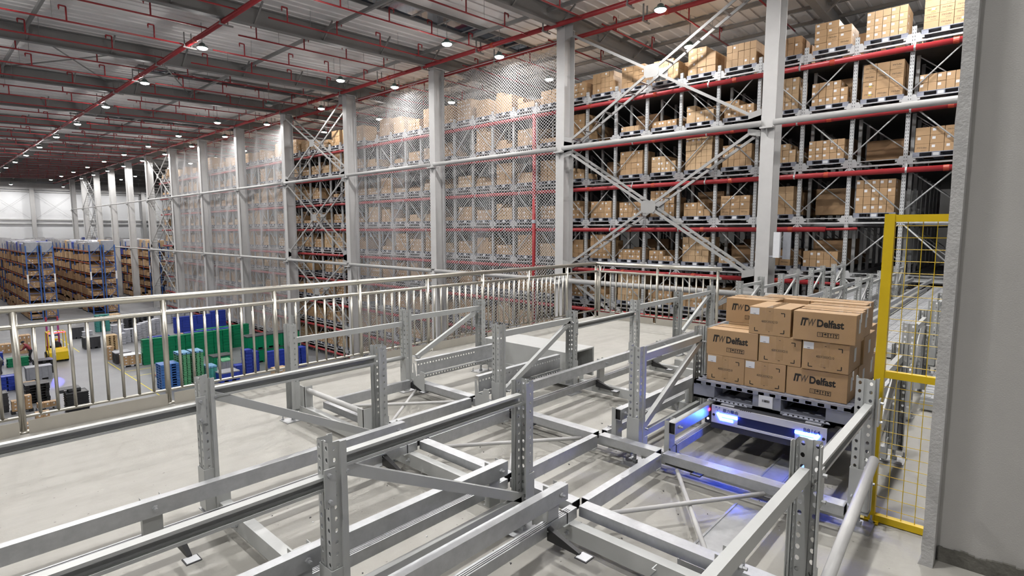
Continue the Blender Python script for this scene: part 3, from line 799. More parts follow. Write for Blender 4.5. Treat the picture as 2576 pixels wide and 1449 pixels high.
# tie bars between frames (slightly lower than the frame tops)
for xa, xb, y, lab in ((-1.6, XP[0], YC, 'leaving the picture at left beside the railing'), (-1.6, XP[0], YB, 'leaving the picture at the lower left'),
                       (XP[3], XP[4], YC, 'on the open floor between the frames'), (2.41, 3.71, YA, 'between near open post and yellow fence'), (XP[3], XP[4], YB, 'behind the cartons')):
    t = thing('tie_bar', (0, 0, 0), 'long light grey tie bar %s' % lab, 'bar', 'tie bars of the shuttle track')
    cchan(xa + .03, xb - .03, y, .725, .06).obj('bar', 'paint', t)
    for x in (xa + .0, xb - .045):
        m = MB(); m.box(x - .02, y - .058, .64, x + .03, y - .052, .80); m.obj('end_plate', 'paint', t)
        for z in (.665, .775): MB().tube((x, y - .075, z), (x, y - .05, z), .009, 6).obj('bolt', 'galv', t)
t = thing('round_brace', (0, 0, 0), 'thick white round brace tube at the lower right before the fence', 'tube')
MB().tube((2.36, .49, .27), (3.60, .515, .46), .026, 14).obj('tube', 'white', t, True)
t = thing('round_brace', (0, 0, 0), 'white round tube crossing low between two posts of the far left rows', 'tube')
MB().tube((2.40, 3.84, .29), (2.40, 4.78, .29), .024, 12).obj('tube', 'white', t, True)
for y in (3.80, 4.76):
    m = MB(); m.box(2.36, y - .04, .12, 2.365, y + .04, .33); m.box(2.36, y - .04, .12, 2.44, y - .036, .33); m.obj('bracket', 'paint', t)

# rails: box tubes, black just inside each end to imitate the dark hollow
def rail_obj(name, x0, x1, y0, y1, zt, h, parent=None, mt='galv', axis='x', **kw):
    z0 = zt - h; m = MB(); q = .004; e = .015
    if axis == 'x': f = lambda a, u, v: (x0 + a if a >= 0 else x1 + a, u, v); lo, hi = y0, y1; end = x1
    else: f = lambda a, u, v: (u, y0 + a if a >= 0 else y1 + a, v); lo, hi = x0, x1; end = y1
    O = [(lo, z0), (hi, z0), (hi, zt), (lo, zt)]; I = [(lo + q, z0 + q), (hi - q, z0 + q), (hi - q, zt - q), (lo + q, zt - q)]
    eps = -1e-9
    m.v = [f(0, *p) for p in O] + [f(eps, *p) for p in O] + [f(0, *p) for p in I] + [f(eps, *p) for p in I] + [f(e, *p) for p in I] + [f(-e, *p) for p in I]
    for k in range(4):
        n_ = (k + 1) % 4
        m.f += [(k, n_, 4 + n_, 4 + k), (k, 8 + k, 8 + n_, n_), (4 + k, 4 + n_, 12 + n_, 12 + k), (8 + k, 16 + k, 16 + n_, 8 + n_), (12 + k, 12 + n_, 20 + n_, 20 + k)]; m.m += [0, 0, 0, 1, 1]
    m.f += [(16, 17, 18, 19), (23, 22, 21, 20)]; m.m += [1, 1]
    if axis == 'y': m.f = [p[::-1] for p in m.f]
    return m.obj(name, [mt, 'black'], parent, **kw)
STAND = MB(); STAND.box(-.045, -.003, 0, .045, .003, .27); STAND.box(-.045, 0, 0, -.042, .035, .27); STAND.box(.042, 0, 0, .045, .035, .27); STAND.box(-.045, 0, 0, .045, .05, .006)
STAND = STAND.mesh('stand', 'paint')
SBOLT = MB().tube((0, -.03, 0), (0, .0, 0), .008, 6).tube((0, -.012, 0), (0, 0, 0), .014, 6).mesh('bolt', 'galv')
def upper_rail(x0, x1, y, label, stands):
    t = thing('track_rail', (0, 0, 0), label, 'rail', 'upper rails of the shuttle track')
    rail_obj('rail', x0, x1, y - .05, y, .40, .085, t)
    for x in stands:
        s = put('stand', STAND, t, (x, y + .004, .13)); put('bolt', SBOLT, s, (0, -.055, .23))
    return t
def lower_rail(x0, x1, y, label):
    t = thing('running_rail', (0, 0, 0), label, 'rail', 'lower running rails of the shuttle track')
    rail_obj('rail', x0, x1, y - .05, y, .20, .06, t)
    for x in (x0 + .1, x1 - .1): bx(x - .03, y - .06, .135, x + .03, y + .01, .14).obj('clip', 'paint', t)
    for dy in (.014, .026, .038):
        bx(x0 + .05, y - dy - .003, .2, x1 - .05, y - dy, .2015).obj('groove', 'dark', t)
    m = MB(); xx = x1 - .09 if x0 < 1 else x0 + .09
    m.box(xx - .003, y - .053, .138, xx + .003, y + .003, .203); m.obj('joint', 'black', t)
LN = [('far lane', 3.17, 2.18, 3.22, 2.31), ('pallet lane', 1.74, .81, 1.78, .95)]
for nm, ul, ur, ll, lr in LN:
    upper_rail(-1.6, 2.30, ul, 'galvanised upper rail, left side of the %s, near section' % nm, (.75, 2.24))
    upper_rail(-1.6, 2.30, ur, 'galvanised upper rail, right side of the %s, near section' % nm, (1.05, 2.24))
    upper_rail(3.56, 19.5, ul, 'galvanised upper rail, left side of the %s, running towards the rack' % nm, (3.62, 4.9, 6.2))
    upper_rail(3.56, 19.5, ur, 'galvanised upper rail, right side of the %s, running towards the rack' % nm, (3.62, 4.9, 6.2))
    lower_rail(-1.6, 2.44, ll, 'galvanised lower running rail, left side of the %s, near section' % nm)
    lower_rail(-1.6, 2.44, lr, 'galvanised lower running rail, right side of the %s, near section' % nm)
    lower_rail(3.58, 19.5, ll, 'galvanised lower running rail, left side of the %s, beyond the crossing' % nm)
    lower_rail(3.58, 19.5, lr, 'galvanised lower running rail, right side of the %s, beyond the crossing' % nm)
# crossing: short X rails and long Y rails
for y, nm in ((1.78, 'left side of the pallet lane'), (.95, 'right side of the pallet lane'), (3.22, 'left side of the far lane'), (2.31, 'right side of the far lane'), (4.62, 'left side of the railing lane'), (3.70, 'right side of the railing lane')):
    t = thing('crossing_rail', (0, 0, 0), 'deep galvanised crossing rail, %s' % nm, 'rail', 'short rails of the track crossing')
    rail_obj('rail', 2.555, 3.445, y - .05, y, .20, .09, t)
    for x in (2.6, 3.4): MB().box(x - .03, y - .055, .10, x + .03, y + .005, .11).obj('foot_clip', 'paint', t)
for x, nm in ((2.50, 'near'), (3.50, 'far')):
    for (ya, yb, ln) in ((.62, 1.73, 'pallet lane'), (1.78, 2.26, 'gap between lanes'), (2.31, 3.17, 'far lane'), (3.22, 3.65, 'second gap'), (3.70, 4.57, 'railing lane')):
        t = thing('cross_rail', (0, 0, 0), '%s galvanised cross rail over the %s' % (nm, ln), 'rail', 'cross rails of the track crossing')
        rail_obj('rail', x - .04, x + .04, ya, yb, .20, .06, t, axis='y')
        for y in (ya + .05, yb - .05):
            bx(x + .04, y - .035, .145, x + .044, y + .035, .195).obj('splice_plate', 'galv', t); put('bolt', SBOLT, t, (x + .044, y, .17), math.pi / 2)
# light grey cross beams under the rails
for x in (1.18, 2.385, 3.66, 4.86, 6.10, 7.30):
    for (ya, yb, nm) in ((YB, YC, 'far lane'), (YA, YB, 'pallet lane'), (YC, YD, 'railing lane')):
        if nm == 'railing lane' and not 2 < x < 4.9: continue
        t = thing('cross_beam', (0, 0, 0), 'light grey cross beam under the %s, %s from the near end' % (nm, nth([1.18, 2.385, 3.66, 4.86, 6.10, 7.30].index(x))), 'beam', 'cross beams under the track')
        bx(x - .03, ya + .05, .045, x + .03, yb - .05, .138).obj('beam', 'paint', t)
        for y in (ya + .05, yb - .05): bx(x - .035, y - .004, .04, x + .035, y + .004, .20).obj('end_plate', 'paint', t)
        for y in (ya + .3, yb - .3): put('bolt', SBOLT, t, (x - .03, y, .09), -math.pi / 2)
# X braces of round tube in the crossing lanes
for (xa, xb, ya, yb, nm) in ((2.62, 3.46, 1.05, 1.62, 'pallet lane'), (2.62, 3.46, 2.42, 3.08, 'far lane'), (2.62, 3.46, 3.8, 4.5, 'railing lane')):
    t = thing('floor_brace', (0, 0, 0), 'low crossed pair of white round tubes inside the %s crossing' % nm, 'brace', 'crossed tubes in the crossing')
    MB().tube((xa, ya, .11), (xb, yb, .11), .014, 10).obj('tube', 'white', t, True)
    MB().tube((xa, yb, .135), (xb, ya, .135), .014, 10).obj('tube', 'white', t, True)
# black arms that carry a blank white target plate
for i, (x, y, nm) in enumerate(((2.19, 1.73, 'at the near end of the pallet lane'), (2.15, 3.17, 'at the near end of the far lane'), (3.50, 1.72, 'in the pallet lane crossing'), (3.47, 3.18, 'in the far lane crossing'), (4.80, 3.17, 'beyond the far lane crossing'), (3.46, 4.6, 'in the railing lane crossing'), (6.0, 3.17, 'far along the far lane'), (.85, 3.17, 'under the tie bars at lower left'))):
    t = thing('target_bracket', (x, y, 0), 'black arm with a small white target plate %s' % nm, 'arm', 'target plates of the track')
    m = MB(); m.v += [(-.018, 0, .12), (.018, 0, .12), (.018, 0, .19), (-.018, 0, .19), (-.01, -.2, .11), (.01, -.2, .11), (.01, -.2, .125), (-.01, -.2, .125)]
    m.f += [(0, 3, 2, 1), (4, 5, 6, 7), (0, 1, 5, 4), (1, 2, 6, 5), (2, 3, 7, 6), (3, 0, 4, 7)]; m.m += [0] * 6
    m.obj('arm', 'black', t)
    pl = bx(-.036, -.262, .108, .036, -.19, .114).obj('target_plate', 'dark', t)
    bx(-.031, -.257, .114, .031, -.195, .1155).obj('white_face', 'paper', pl)
    for s in (-1, 1): MB().tube((s * .014, .004, .17), (s * .014, -.008, .17), .006, 6).obj('bolt', 'galv', t)
# punched channel beams and sheet panel of the railing lane
for y, z, nm in ((4.58, .40, 'farther, towards the railing'), (3.66, .40, 'nearer, beside the sheet panel')):
    t = thing('punched_channel', (0, 0, 0), 'galvanised channel beam with rows of holes, %s' % nm, 'beam', 'punched channel beams')
    m = MB(); m.plate((3.50, y - .05, z - .06), (0, 0, 1), (1, 0, 0), 31, .04, .04, .009, .004, (0, -1, 0))
    m.box(3.50, y - .05, z - .02, 4.74, y - .046, z + .0); m.box(3.50, y - .05, z, 4.74, y, z + .004)
    m.box(3.50, y - .05, z - .145, 4.74, y - .046, z - .06)
    m.obj('channel', 'galv', t)
    m = MB(); m.plate((3.50, y - .05, z - .20), (0, 0, 1), (1, 0, 0), 31, .04, .045, .009, .004, (0, -1, 0)); m.box(3.50, y - .05, z - .155, 4.74, y - .09, z - .151); m.obj('lower_flange', 'galv', t)
    m = MB(); m.prism([(0, 0), (.2, 0), (.2, .20), (.13, .20), (.10, .14), (.05, .14), (.02, .27), (0, .27)], (3.45, y - .05, .12), (0, -.9, 0), (0, 0, 1), (.005, 0, 0)); m.obj('end_bracket', 'paint', t)
t = thing('metal_enclosure', (0, 0, 0), 'smooth light grey sheet metal enclosure closing the railing lane', 'enclosure')
bx(4.86, 3.58, .06, 4.90, 4.92, .40).obj('panel', 'paint', t); bx(4.90, 3.58, .385, 5.35, 4.92, .40).obj('top_cover', 'paint', t); bx(5.32, 3.58, .06, 5.35, 4.92, .385).obj('back_panel', 'paint', t)
# floor plates
for i, (x0, x1, y0, y1, nm) in enumerate(((3.72, 4.42, 1.06, 1.22, 'under the shuttle front'), (2.60, 3.40, 1.03, 1.20, 'under the crossed tubes'))):
    t = thing('cable_cover', (0, 0, 0), 'flat galvanised cable cover on the floor %s' % nm, 'cover', 'cable covers on the floor')
    bx(x0, y0, .0, x1, y1, .045).obj('cover', 'galv', t)
    for y in (y0 + .01, y1 - .016): bx(x0, y, .045, x1, y + .006, .05).obj('folded_edge', 'galv', t)
ch = MB(); rr = random.Random(4)
for _ in range(130):
    x, y = rr.uniform(1.2, 4.2), rr.uniform(.9, 3.6); s = rr.uniform(.003, .009)
    ch.mi = rr.choice([0, 0, 1]); ch.prism([(-s, -s), (s, -s * .4), (s * .2, s)], (x, y, 0), (1, 0, 0), (0, 1, 0), (0, 0, .004))
ch.obj('floor_litter', ['dark', 'paper'], label='small chips of litter scattered under the track', cat='litter', kind='stuff')

# bridge to the rack: posts, bars and pale deck plates
BX = [9.55, 10.65, 11.8, 12.9, 14.0, 15.05, 16.1, 17.2]
for y, nm in ((YC, 'left row'), (2.12, 'right row')):
    for k in range(0, 8, 2):
        t = thing('bridge_stand', (0, 0, 0), 'light grey low frame of the rack bridge, %s, %s from the cartons' % (nm, nth(k // 2)), 'frame', 'bridge frames')
        add_post(t, BX[k], y, 1, False); add_post(t, BX[k + 1], y, -1, False)
        cbar(MB(), (BX[k] + .03, y, .80), (BX[k + 1] - .03, y, .80), .055).obj('top_bar', 'paint', t)
        MB().bar((BX[k] + .05, y, .3), (BX[k + 1] - .05, y, .76), .03, .045).obj('diagonal_bar', 'paint', t)
        if k < 6: cbar(MB(), (BX[k + 1] + .03, y, .70), (BX[k + 2] - .03, y, .70), .05).obj('tie_bar', 'paint', t)
k = 0
for (ya, yb, nm) in ((-.9, .60, 'right deck'), (.98, 1.72, 'pallet lane deck'), (2.34, 3.16, 'far lane deck')):
    dk_ = thing('bridge_deck', (0, 0, 0), 'pale punched steel floor of the rack bridge, %s' % nm, 'deck', 'bridge decks')
    x = 6.6 if ya < 0 else 9.0; gm = None
    while x < 20:
        if gm is None:
            mm = MB(); L_ = .46; wy = yb - ya
            mm.box(0, 0, 0, L_, wy, .03)
            for q in range(int(wy / .10)):
                for r_ in range(4): mm.box(.02 + r_ * .11, .02 + q * .10, .03, .11 + r_ * .11, .09 + q * .10, .037)
            gm = mm.mesh('deck_plate', 'deckgrid')
        put('deck_plate', gm, dk_, (x, ya, .10)); x += .48
    for xx in [6.6 + 1.2 * i for i in range(12)]:
        if xx > x - 13.5: bx(xx - .03, ya, .02, xx + .03, yb, .10).obj('joist', 'paint', dk_)

# ------------------------------------------------------------------ stainless handrail
def railing(p0, p1, posts, label, kick=(0, -.07)):
    t = thing('handrail', (0, 0, 0), label, 'handrail', 'stainless handrails')
    a, b = Vector((*p0, 0)), Vector((*p1, 0)); d = b - a; L_ = d.length; d.normalize()
    up = Vector((0, 0, 1))
    MB().tube(a + up * 1.085, b + up * 1.085, .033, 20).obj('top_rail', 'steel', t, True)
    MB().tube(a + up * .93, b + up * .93, .021, 16).obj('middle_rail', 'steel', t, True)
    MB().tube(a + up * .14, b + up * .14, .014, 12).obj('bottom_rail', 'steel', t, True)
    bal = MB().tube((0, 0, .14), (0, 0, .93), .0135, 12).mesh('baluster', 'steel', True)
    pst = MB().tube((0, 0, 0), (0, 0, 1.07), .026, 16).mesh('post', 'steel', True)
    rose = MB().lathe([(.05, 0), (.05, .012), (.03, .02)], n=16).mesh('rosette', 'steel', True)
    for s, e in zip(posts, posts[1:] + [None]):
        c = a + d * s; q = put('post', pst, t, c); put('rosette', rose, q)
        if e is None: break
        nb = max(1, round((e - s) / .125) - 1)
        for i in range(nb): put('baluster', bal, t, a + d * (s + (e - s) * (i + 1) / (nb + 1)))
        k0 = a + d * (s + .03) + Vector((*kick, 0)); k1 = a + d * (e - .03) + Vector((*kick, 0))
        MB().bar(k0 + up * .06, k1 + up * .06, .006, .12).obj('kick_plate', 'kick', t)
    return t
railing((-2.9, 6.28), (9.42, 6.28), [1.23 + 1.123 * i for i in range(0, 10)], 'long stainless steel handrail along the mezzanine edge at left')
railing((9.42, 6.28), (9.42, 3.72), [.0, .09, 1.36, 2.5], 'short stainless steel handrail across the far end of the mezzanine', (-.07, 0))

# ------------------------------------------------------------------ yellow mesh fence beside the wall
t = thing('mesh_fence', (3.84, 0, 0), 'yellow welded mesh fence panel between track and concrete wall', 'fence')
bx(-.025, .525, 0, .025, .575, 1.845).obj('post', 'yellow', t)
for z, nm in ((.025, 'bottom_rail'), (.91, 'middle_rail'), (1.82, 'top_rail')): bx(-.02, .27, z - .02, .02, .53, z + .02).obj(nm, 'yellow', t)
for y in (.465, .395, .33): MB().tube((0, y, .03), (0, y, 1.82), .0019, 6).obj('vertical_wire', 'yellow', t)
for i in range(26):
    z = .09 + .0675 * i
    if abs(z - .91) > .03: MB().tube((.004, .27, z), (.004, .53, z), .0019, 6).obj('cross_wire', 'yellow', t)
bx(-.06, .50, 0, .06, .60, .008).obj('base_plate', 'yellow', t)

# ------------------------------------------------------------------ shuttle robot, its pallet and the cartons
sh = thing('pallet_shuttle', (4.14, 1.27, .2), 'white four-way pallet shuttle with blue lights under the loaded pallet', 'shuttle robot')
bx(.012, -.41, .02, 1.0, .41, .175).obj('body', 'dark', sh)
m = MB(); m.box(0, -.40, .155, .012, .40, .205); m.box(0, -.40, .068, .012, .40, .085); m.box(0, .20, .085, .012, .40, .155); m.box(0, -.40, .085, .012, -.20, .155)
fp = m.obj('front_plate', 'plate', sh)
bx(.008, -.20, .085, .014, .20, .155).obj('dark_window', 'navy', sh)
for s in (1, -1):                                                    # light strips: upper bar, lower bar and the slanted end
    bx(-.003, min(s * .335, s * .20), .128, .0, max(s * .335, s * .20), .146).obj('light_strip', 'led', fp)
    bx(-.003, min(s * .325, s * .235), .098, .0, max(s * .325, s * .235), .114).obj('light_strip', 'led', fp)
    MB().bar((-.0015, s * .352, .148), (-.0015, s * .322, .100), .004, .016, (0, 0, 1)).obj('light_strip', 'led', fp)
    MB().tube((-.004, s * .382, .13), (0, s * .382, .13), .010, 12).obj('screw', 'ink', fp)
tm = on_face(text_mesh('maker_name', '\u539f\u529b\u805a\u5408', .030, 'inkb', 0, .0003, None, 3), -.001, .315, .166); put('maker_name', tm, fp)
lg = MB(); lg.prism([(0, 0), (.018, .004), (.004, .012)], (-.001, .372, .186), (0, -1, 0), (0, 0, 1), (-.0005, 0, 0)); lg.prism([(0, 0), (.012, .014), (.003, .014)], (-.001, .345, .182), (0, -1, 0), (0, 0, 1), (-.0005, 0, 0)); lg.prism([(0, 0), (.006, 0), (.003, .014)], (-.001, .358, .164), (0, -1, 0), (0, 0, 1), (-.0005, 0, 0))
lg.obj('logo_mark', 'inkb', fp)
put('unit_number', on_face(text_mesh('unit_number', 'B8164', .040, 'inkb', 0, .0002, .105, 3), -.001, -.255, .152), fp)
bx(.02, -.36, .175, .98, .36, .20).obj('lift_deck', 'dark', sh)
for y in (-.30, .30): bx(.05, y - .05, .2, .95, y + .05, .208).obj('lift_pad', 'greyp', sh)
bx(.01, .405, .05, .10, .455, .19).obj('control_box', 'black', sh); bx(.01, -.455, .05, .10, -.405, .19).obj('control_box', 'black', sh)
MB().tube((.008, .43, .16), (-.006, .43, .16), .016, 14).obj('stop_button', 'redled', sh)
MB().tube((.01, .43, .085), (.004, .43, .085), .008, 10).obj('status_lamp', 'whiteled', sh)
for i in range(6): bx(-.001, .18 - .015 * i, .206, .03, .188 - .015 * i, .2065).obj('vent_slot', 'black', sh)
for x in (.2, .5, .8):
    for y in (-.42, .42): MB().tube((x, y - .03, .045), (x, y + .03, .045), .045, 14).obj('wheel', 'rubber', sh)
M['led'].node_tree.nodes['Principled BSDF'].inputs['Emission Color'].default_value = (.03, .10, 1, 1)
M['led'].node_tree.nodes['Principled BSDF'].inputs['Emission Strength'].default_value = 190.0

PX0, PZ = 4.245, .408
FP = pallet_mesh('deck', 'pallet', 1.13, 1.13, .14, True)
pal = thing('loaded_pallet', (PX0 + .565, 1.303, PZ), 'blue grey plastic pallet carried by the shuttle, stacked with cartons', 'pallet')
put('deck', FP, pal)
lbl = bx(-.567, -.045, .025, -.565, .055, .115).obj('label', 'paper', pal)
m = MB(); rr = random.Random(2); y = .03
while y > -.022:
    w_ = rr.choice([.002, .003, .005]); m.box(-.5685, y - w_, .066, -.567, y, .084); y -= w_ + rr.choice([.002, .003])
m.obj('barcode', 'ink', lbl)
for s in (-1, 1):
    for k in range(2):
        yc = s * .28
        m = MB(); m.prism([(-.155, 0), (.155, 0), (.14, .02), (-.14, .02)], (-.60, yc, .006), (0, 1, 0), (.6, 0, .4), (0, 0, .006)); 
    m.obj('ramp_lip', 'pallet', pal)
    for i in range(8): MB().tube((-.592, s * .28 - .12 + .034 * i, .014), (-.592, s * .28 - .12 + .034 * i, .0205), .0065, 8).obj('lip_hole', 'black', pal)
    for i in range(3): bx(-.555, s * .565 - .004, .03 + .035 * i, -.50, s * .565 + .004, .036 + .035 * i).obj('side_rib', 'greyp', pal)

H_ = .21
TXT_IT = on_face(text_mesh('ta', 'IT', .072, 'ink', .25, .0045, .050, 3), 0, .150, .108)
TXT_W = on_face(text_mesh('tw', 'W', .072, 'inkg', .25, .0012, .050, 3), 0, .100, .108)
TXT_D = on_face(text_mesh('td', 'Delfast', .072, 'ink', 0, .0026, .168, 3), 0, .043, .106)
ic = MB()
for k in range(4):
    y0 = .038 - k * .0345
    for a in ((0, 0, .033, .003), (0, .030, .033, .033), (0, 0, .003, .033), (.030, 0, .033, .033)): ic.box(-.0004, y0 - a[2], .035 + a[1], 0, y0 - a[0], .035 + a[3])
    if k == 0:
        for q in (.011, .020): ic.box(-.0004, y0 - q - .002, .041, 0, y0 - q, .062)
    elif k == 1: ic.prism([(.006, .016), (.027, .016), (.022, .025), (.0165, .028), (.011, .025)], (-.0004, y0, .035), (0, -1, 0), (0, 0, 1), (.0004, 0, 0)); ic.box(-.0004, y0 - .0175, .041, 0, y0 - .0155, .052)
    elif k == 2: ic.prism([(.0165, .012), (.023, .026), (.010, .026)], (-.0004, y0, .035), (0, -1, 0), (0, 0, 1), (.0004, 0, 0)); ic.box(-.0004, y0 - .018, .040, 0, y0 - .015, .05); ic.box(-.0004, y0 - .022, .040, 0, y0 - .011, .042)
    else: ic.prism([(.006, .024), (.010, .018), (.016, .012), (.026, .026), (.022, .028), (.016, .02), (.012, .028)], (-.0004, y0, .035), (0, -1, 0), (0, 0, 1), (.0004, 0, 0)); ic.box(-.0004, y0 - .021, .039, 0, y0 - .011, .045)
ICON = ic.mesh('ti', 'ink')
PRINT_A = join_meshes('brand_print', [TXT_IT, TXT_W, TXT_D, ICON])
mk = MB()
for sy, sz, y, z in ((-1, -1, .105, .172), (1, -1, -.105, .172), (-1, 1, .105, .022), (1, 1, -.105, .022)):
    z_ = z
    mk.box(-.0004, min(y, y + sy * .026), z_ - .003, 0, max(y, y + sy * .026), z_ + .003); mk.box(-.0004, y - .003, min(z_, z_ + sz * .026), 0, y + .003, max(z_, z_ + sz * .026))
for z in (.025, .178): mk.box(-.0004, -.006, z - .001, 0, .006, z + .002)
PRINT_B = join_meshes('size_print', [on_face(text_mesh('tb', '400X300X210', .026, 'inkg', 0, .0002, .115, 2), 0, .0575, .092), mk.mesh('tk', 'ink')])
def carton_front(face, x, y, z, label, jit=0.0, lab=True):
    """face 'A': long side with the brand print towards the viewer; 'B': short side with the size print"""
    wy, dx = (.397, .297) if face == 'A' else (.297, .397)
    t = thing('big_carton', (x + dx / 2, y, z), label, 'carton', 'cartons on the shuttle pallet', jit)
    cbox(dx, wy, H_ - .003, .0025).obj('box', 'card', t)
    f = -dx / 2 - .0003
    if face == 'A':
        put('brand_print', PRINT_A, t, (f, 0, 0))
        m = MB(); m.box(-.022, -wy / 2, H_ - .0030, .022, wy / 2, H_ - .0024); m.box(-.022, -wy / 2 - .0006, H_ - .07, .022, -wy / 2, H_ - .0025); m.obj('tape', 'tape', t)
        for q in (.10,): bx(q - .012, -wy / 2, H_ - .003, q + .012, wy / 2, H_ - .0026).obj('tape', 'tape', t)
        bx(-.06, -wy / 2 - .0008, .07, .0, -wy / 2, .17).obj('side_label', 'paper', t)
    else:
        put('size_print', PRINT_B, t, (f, 0, 0))
        m = MB(); m.box(-dx / 2, -.025, H_ - .003, dx / 2, .025, H_ - .0024); m.box(f - .0003, -.025, .03, f + .0003, .025, H_ - .0025); m.obj('tape', 'tape', t)
        if lab:
            lb = bx(f - .0008, .075, H_ - .062, f, .142, H_ - .012).obj('label', 'paper', t)
            if jit: lb.rotation_euler = (0, 0, 0)
            bx(f - .0012, .100, H_ - .056, f - .0007, .118, H_ - .053).obj('label_text', 'inkg', lb)
        bx(-.04, -wy / 2 - .0008, .06, .03, -wy / 2, .16).obj('side_label', 'paper', t)
    return t
FX, CZ = 4.335, PZ + .14
k = 0
spec = [  # layer, face, x offset, y centre, words
    (0, 'B', 0, 1.655, 'bottom row, far left'), (0, 'B', 0, 1.352, 'bottom row, middle'), (0, 'A', 0, .998, 'bottom row, right, brand print'),
    (1, 'A', 0.0, 1.61, 'middle row, left, brand print'), (1, 'B', .0, 1.255, 'middle row, centre'), (1, 'B', -.01, .95, 'middle row, right'),
    (2, 'B', .0, 1.335, 'top row, in front at left'), (2, 'A', -.02, .968, 'top row, in front at right, brand print'), (2, 'A', .43, 1.63, 'top row, set back at left, brand print half hidden'),
    (0, 'A', .42, 1.61, 'hidden bottom row, second from front, left'), (0, 'B', .42, 1.25, 'hidden bottom row, second from front, centre'), (0, 'B', .31, .945, 'bottom row, right side, second back'),
    (0, 'B', .73, 1.67, 'hidden bottom row, back left'), (0, 'B', .72, 1.36, 'hidden bottom row, back centre'), (0, 'A', .72, 1.0, 'bottom row, right side, third back') ,
    (1, 'A', .42, 1.60, 'hidden middle row, second from front, left'), (1, 'B', .42, 1.24, 'hidden middle row, second from front, centre'), (1, 'B', .41, .935, 'middle row, right side, second back'),
    (1, 'A', .82, 1.35, 'hidden middle row, back centre'), (1, 'B', .81, .985, 'middle row, right side, third back'),
    (2, 'A', .295, .985, 'top row, right, second from front'), (2, 'A', .66, 1.43, 'top row, back centre'), (2, 'A', .66, 1.03, 'top row, back right'),
]
for (ly, fc, dx, y, nm) in spec:
    carton_front(fc, FX + dx, y, CZ + ly * H_, 'brown carton on the shuttle pallet, %s' % nm, R.uniform(-.012, .012))

# ------------------------------------------------------------------ ground floor: blue pallet racks
def blue_rack(x0, x1, y0, y1, label, gapx=.25):
    t = thing('pallet_rack', (0, 0, 0), label, 'pallet rack', 'blue pallet racks')
    mid = (x0 + x1) / 2; zs = [-.45, -1.72, -2.95, -4.2, -5.5, -6.75]
    rows = ((x0, mid - gapx / 2), (mid + gapx / 2, x1))
    ny = int((y1 - y0) / 2.7)
    for a, b in rows:
        for k in range(ny + 1):
            y = y0 + 2.7 * k; top = .2
            for x in (a, b): bx(x - .05, y - .04, G, x + .05, y + .04, top).obj('upright', 'rackblue', t)
            if k < 2:
                for q in range(6):
                    za = G + .3 + q * 1.22; f = q % 2
                    MB().bar((a if f else b, y, za), (b if f else a, y, za + 1.1), .04, .04).obj('frame_brace', 'rackblue', t)
                    MB().bar((a, y, za), (b, y, za), .04, .04).obj('frame_brace', 'rackblue', t)
        for z in zs:
            for x in (a, b): bx(x - .03, y0, z - .12, x + .03, y0 + 2.7 * ny, z).obj('beam', 'rackorange', t)
    for x in (x0, x1): bx(x - .07, y0 - .06, -3.6, x + .07, y0 - .045, -2.7).obj('placard', 'paper', t)
    return rows, zs, y0, ny
bl = MB()
def bl_box(x0, y0, z0, x1, y1, z1, mi):
    bl.mi = mi
    bl.add([(x0, y0, z0), (x1, y0, z0), (x1, y1, z0), (x0, y1, z0), (x0, y0, z1), (x1, y0, z1), (x1, y1, z1), (x0, y1, z1)], [(4, 5, 6, 7), (0, 1, 5, 4), (2, 3, 7, 6), (3, 0, 4, 7), (1, 2, 6, 5)])
rr = random.Random(21); wrapn = 0
wrap_mesh = {}
def wrapped(x, y, z, h, mt, label):
    t = thing('wrapped_load', (x, y, z), label, 'wrapped load', 'wrapped loads on the blue racks')
    cbox(1.0, 1.1, h, .06).obj('film', mt, t); bx(-.5, -.55, -.12, .5, .55, 0).obj('pallet', 'midgrey', t)
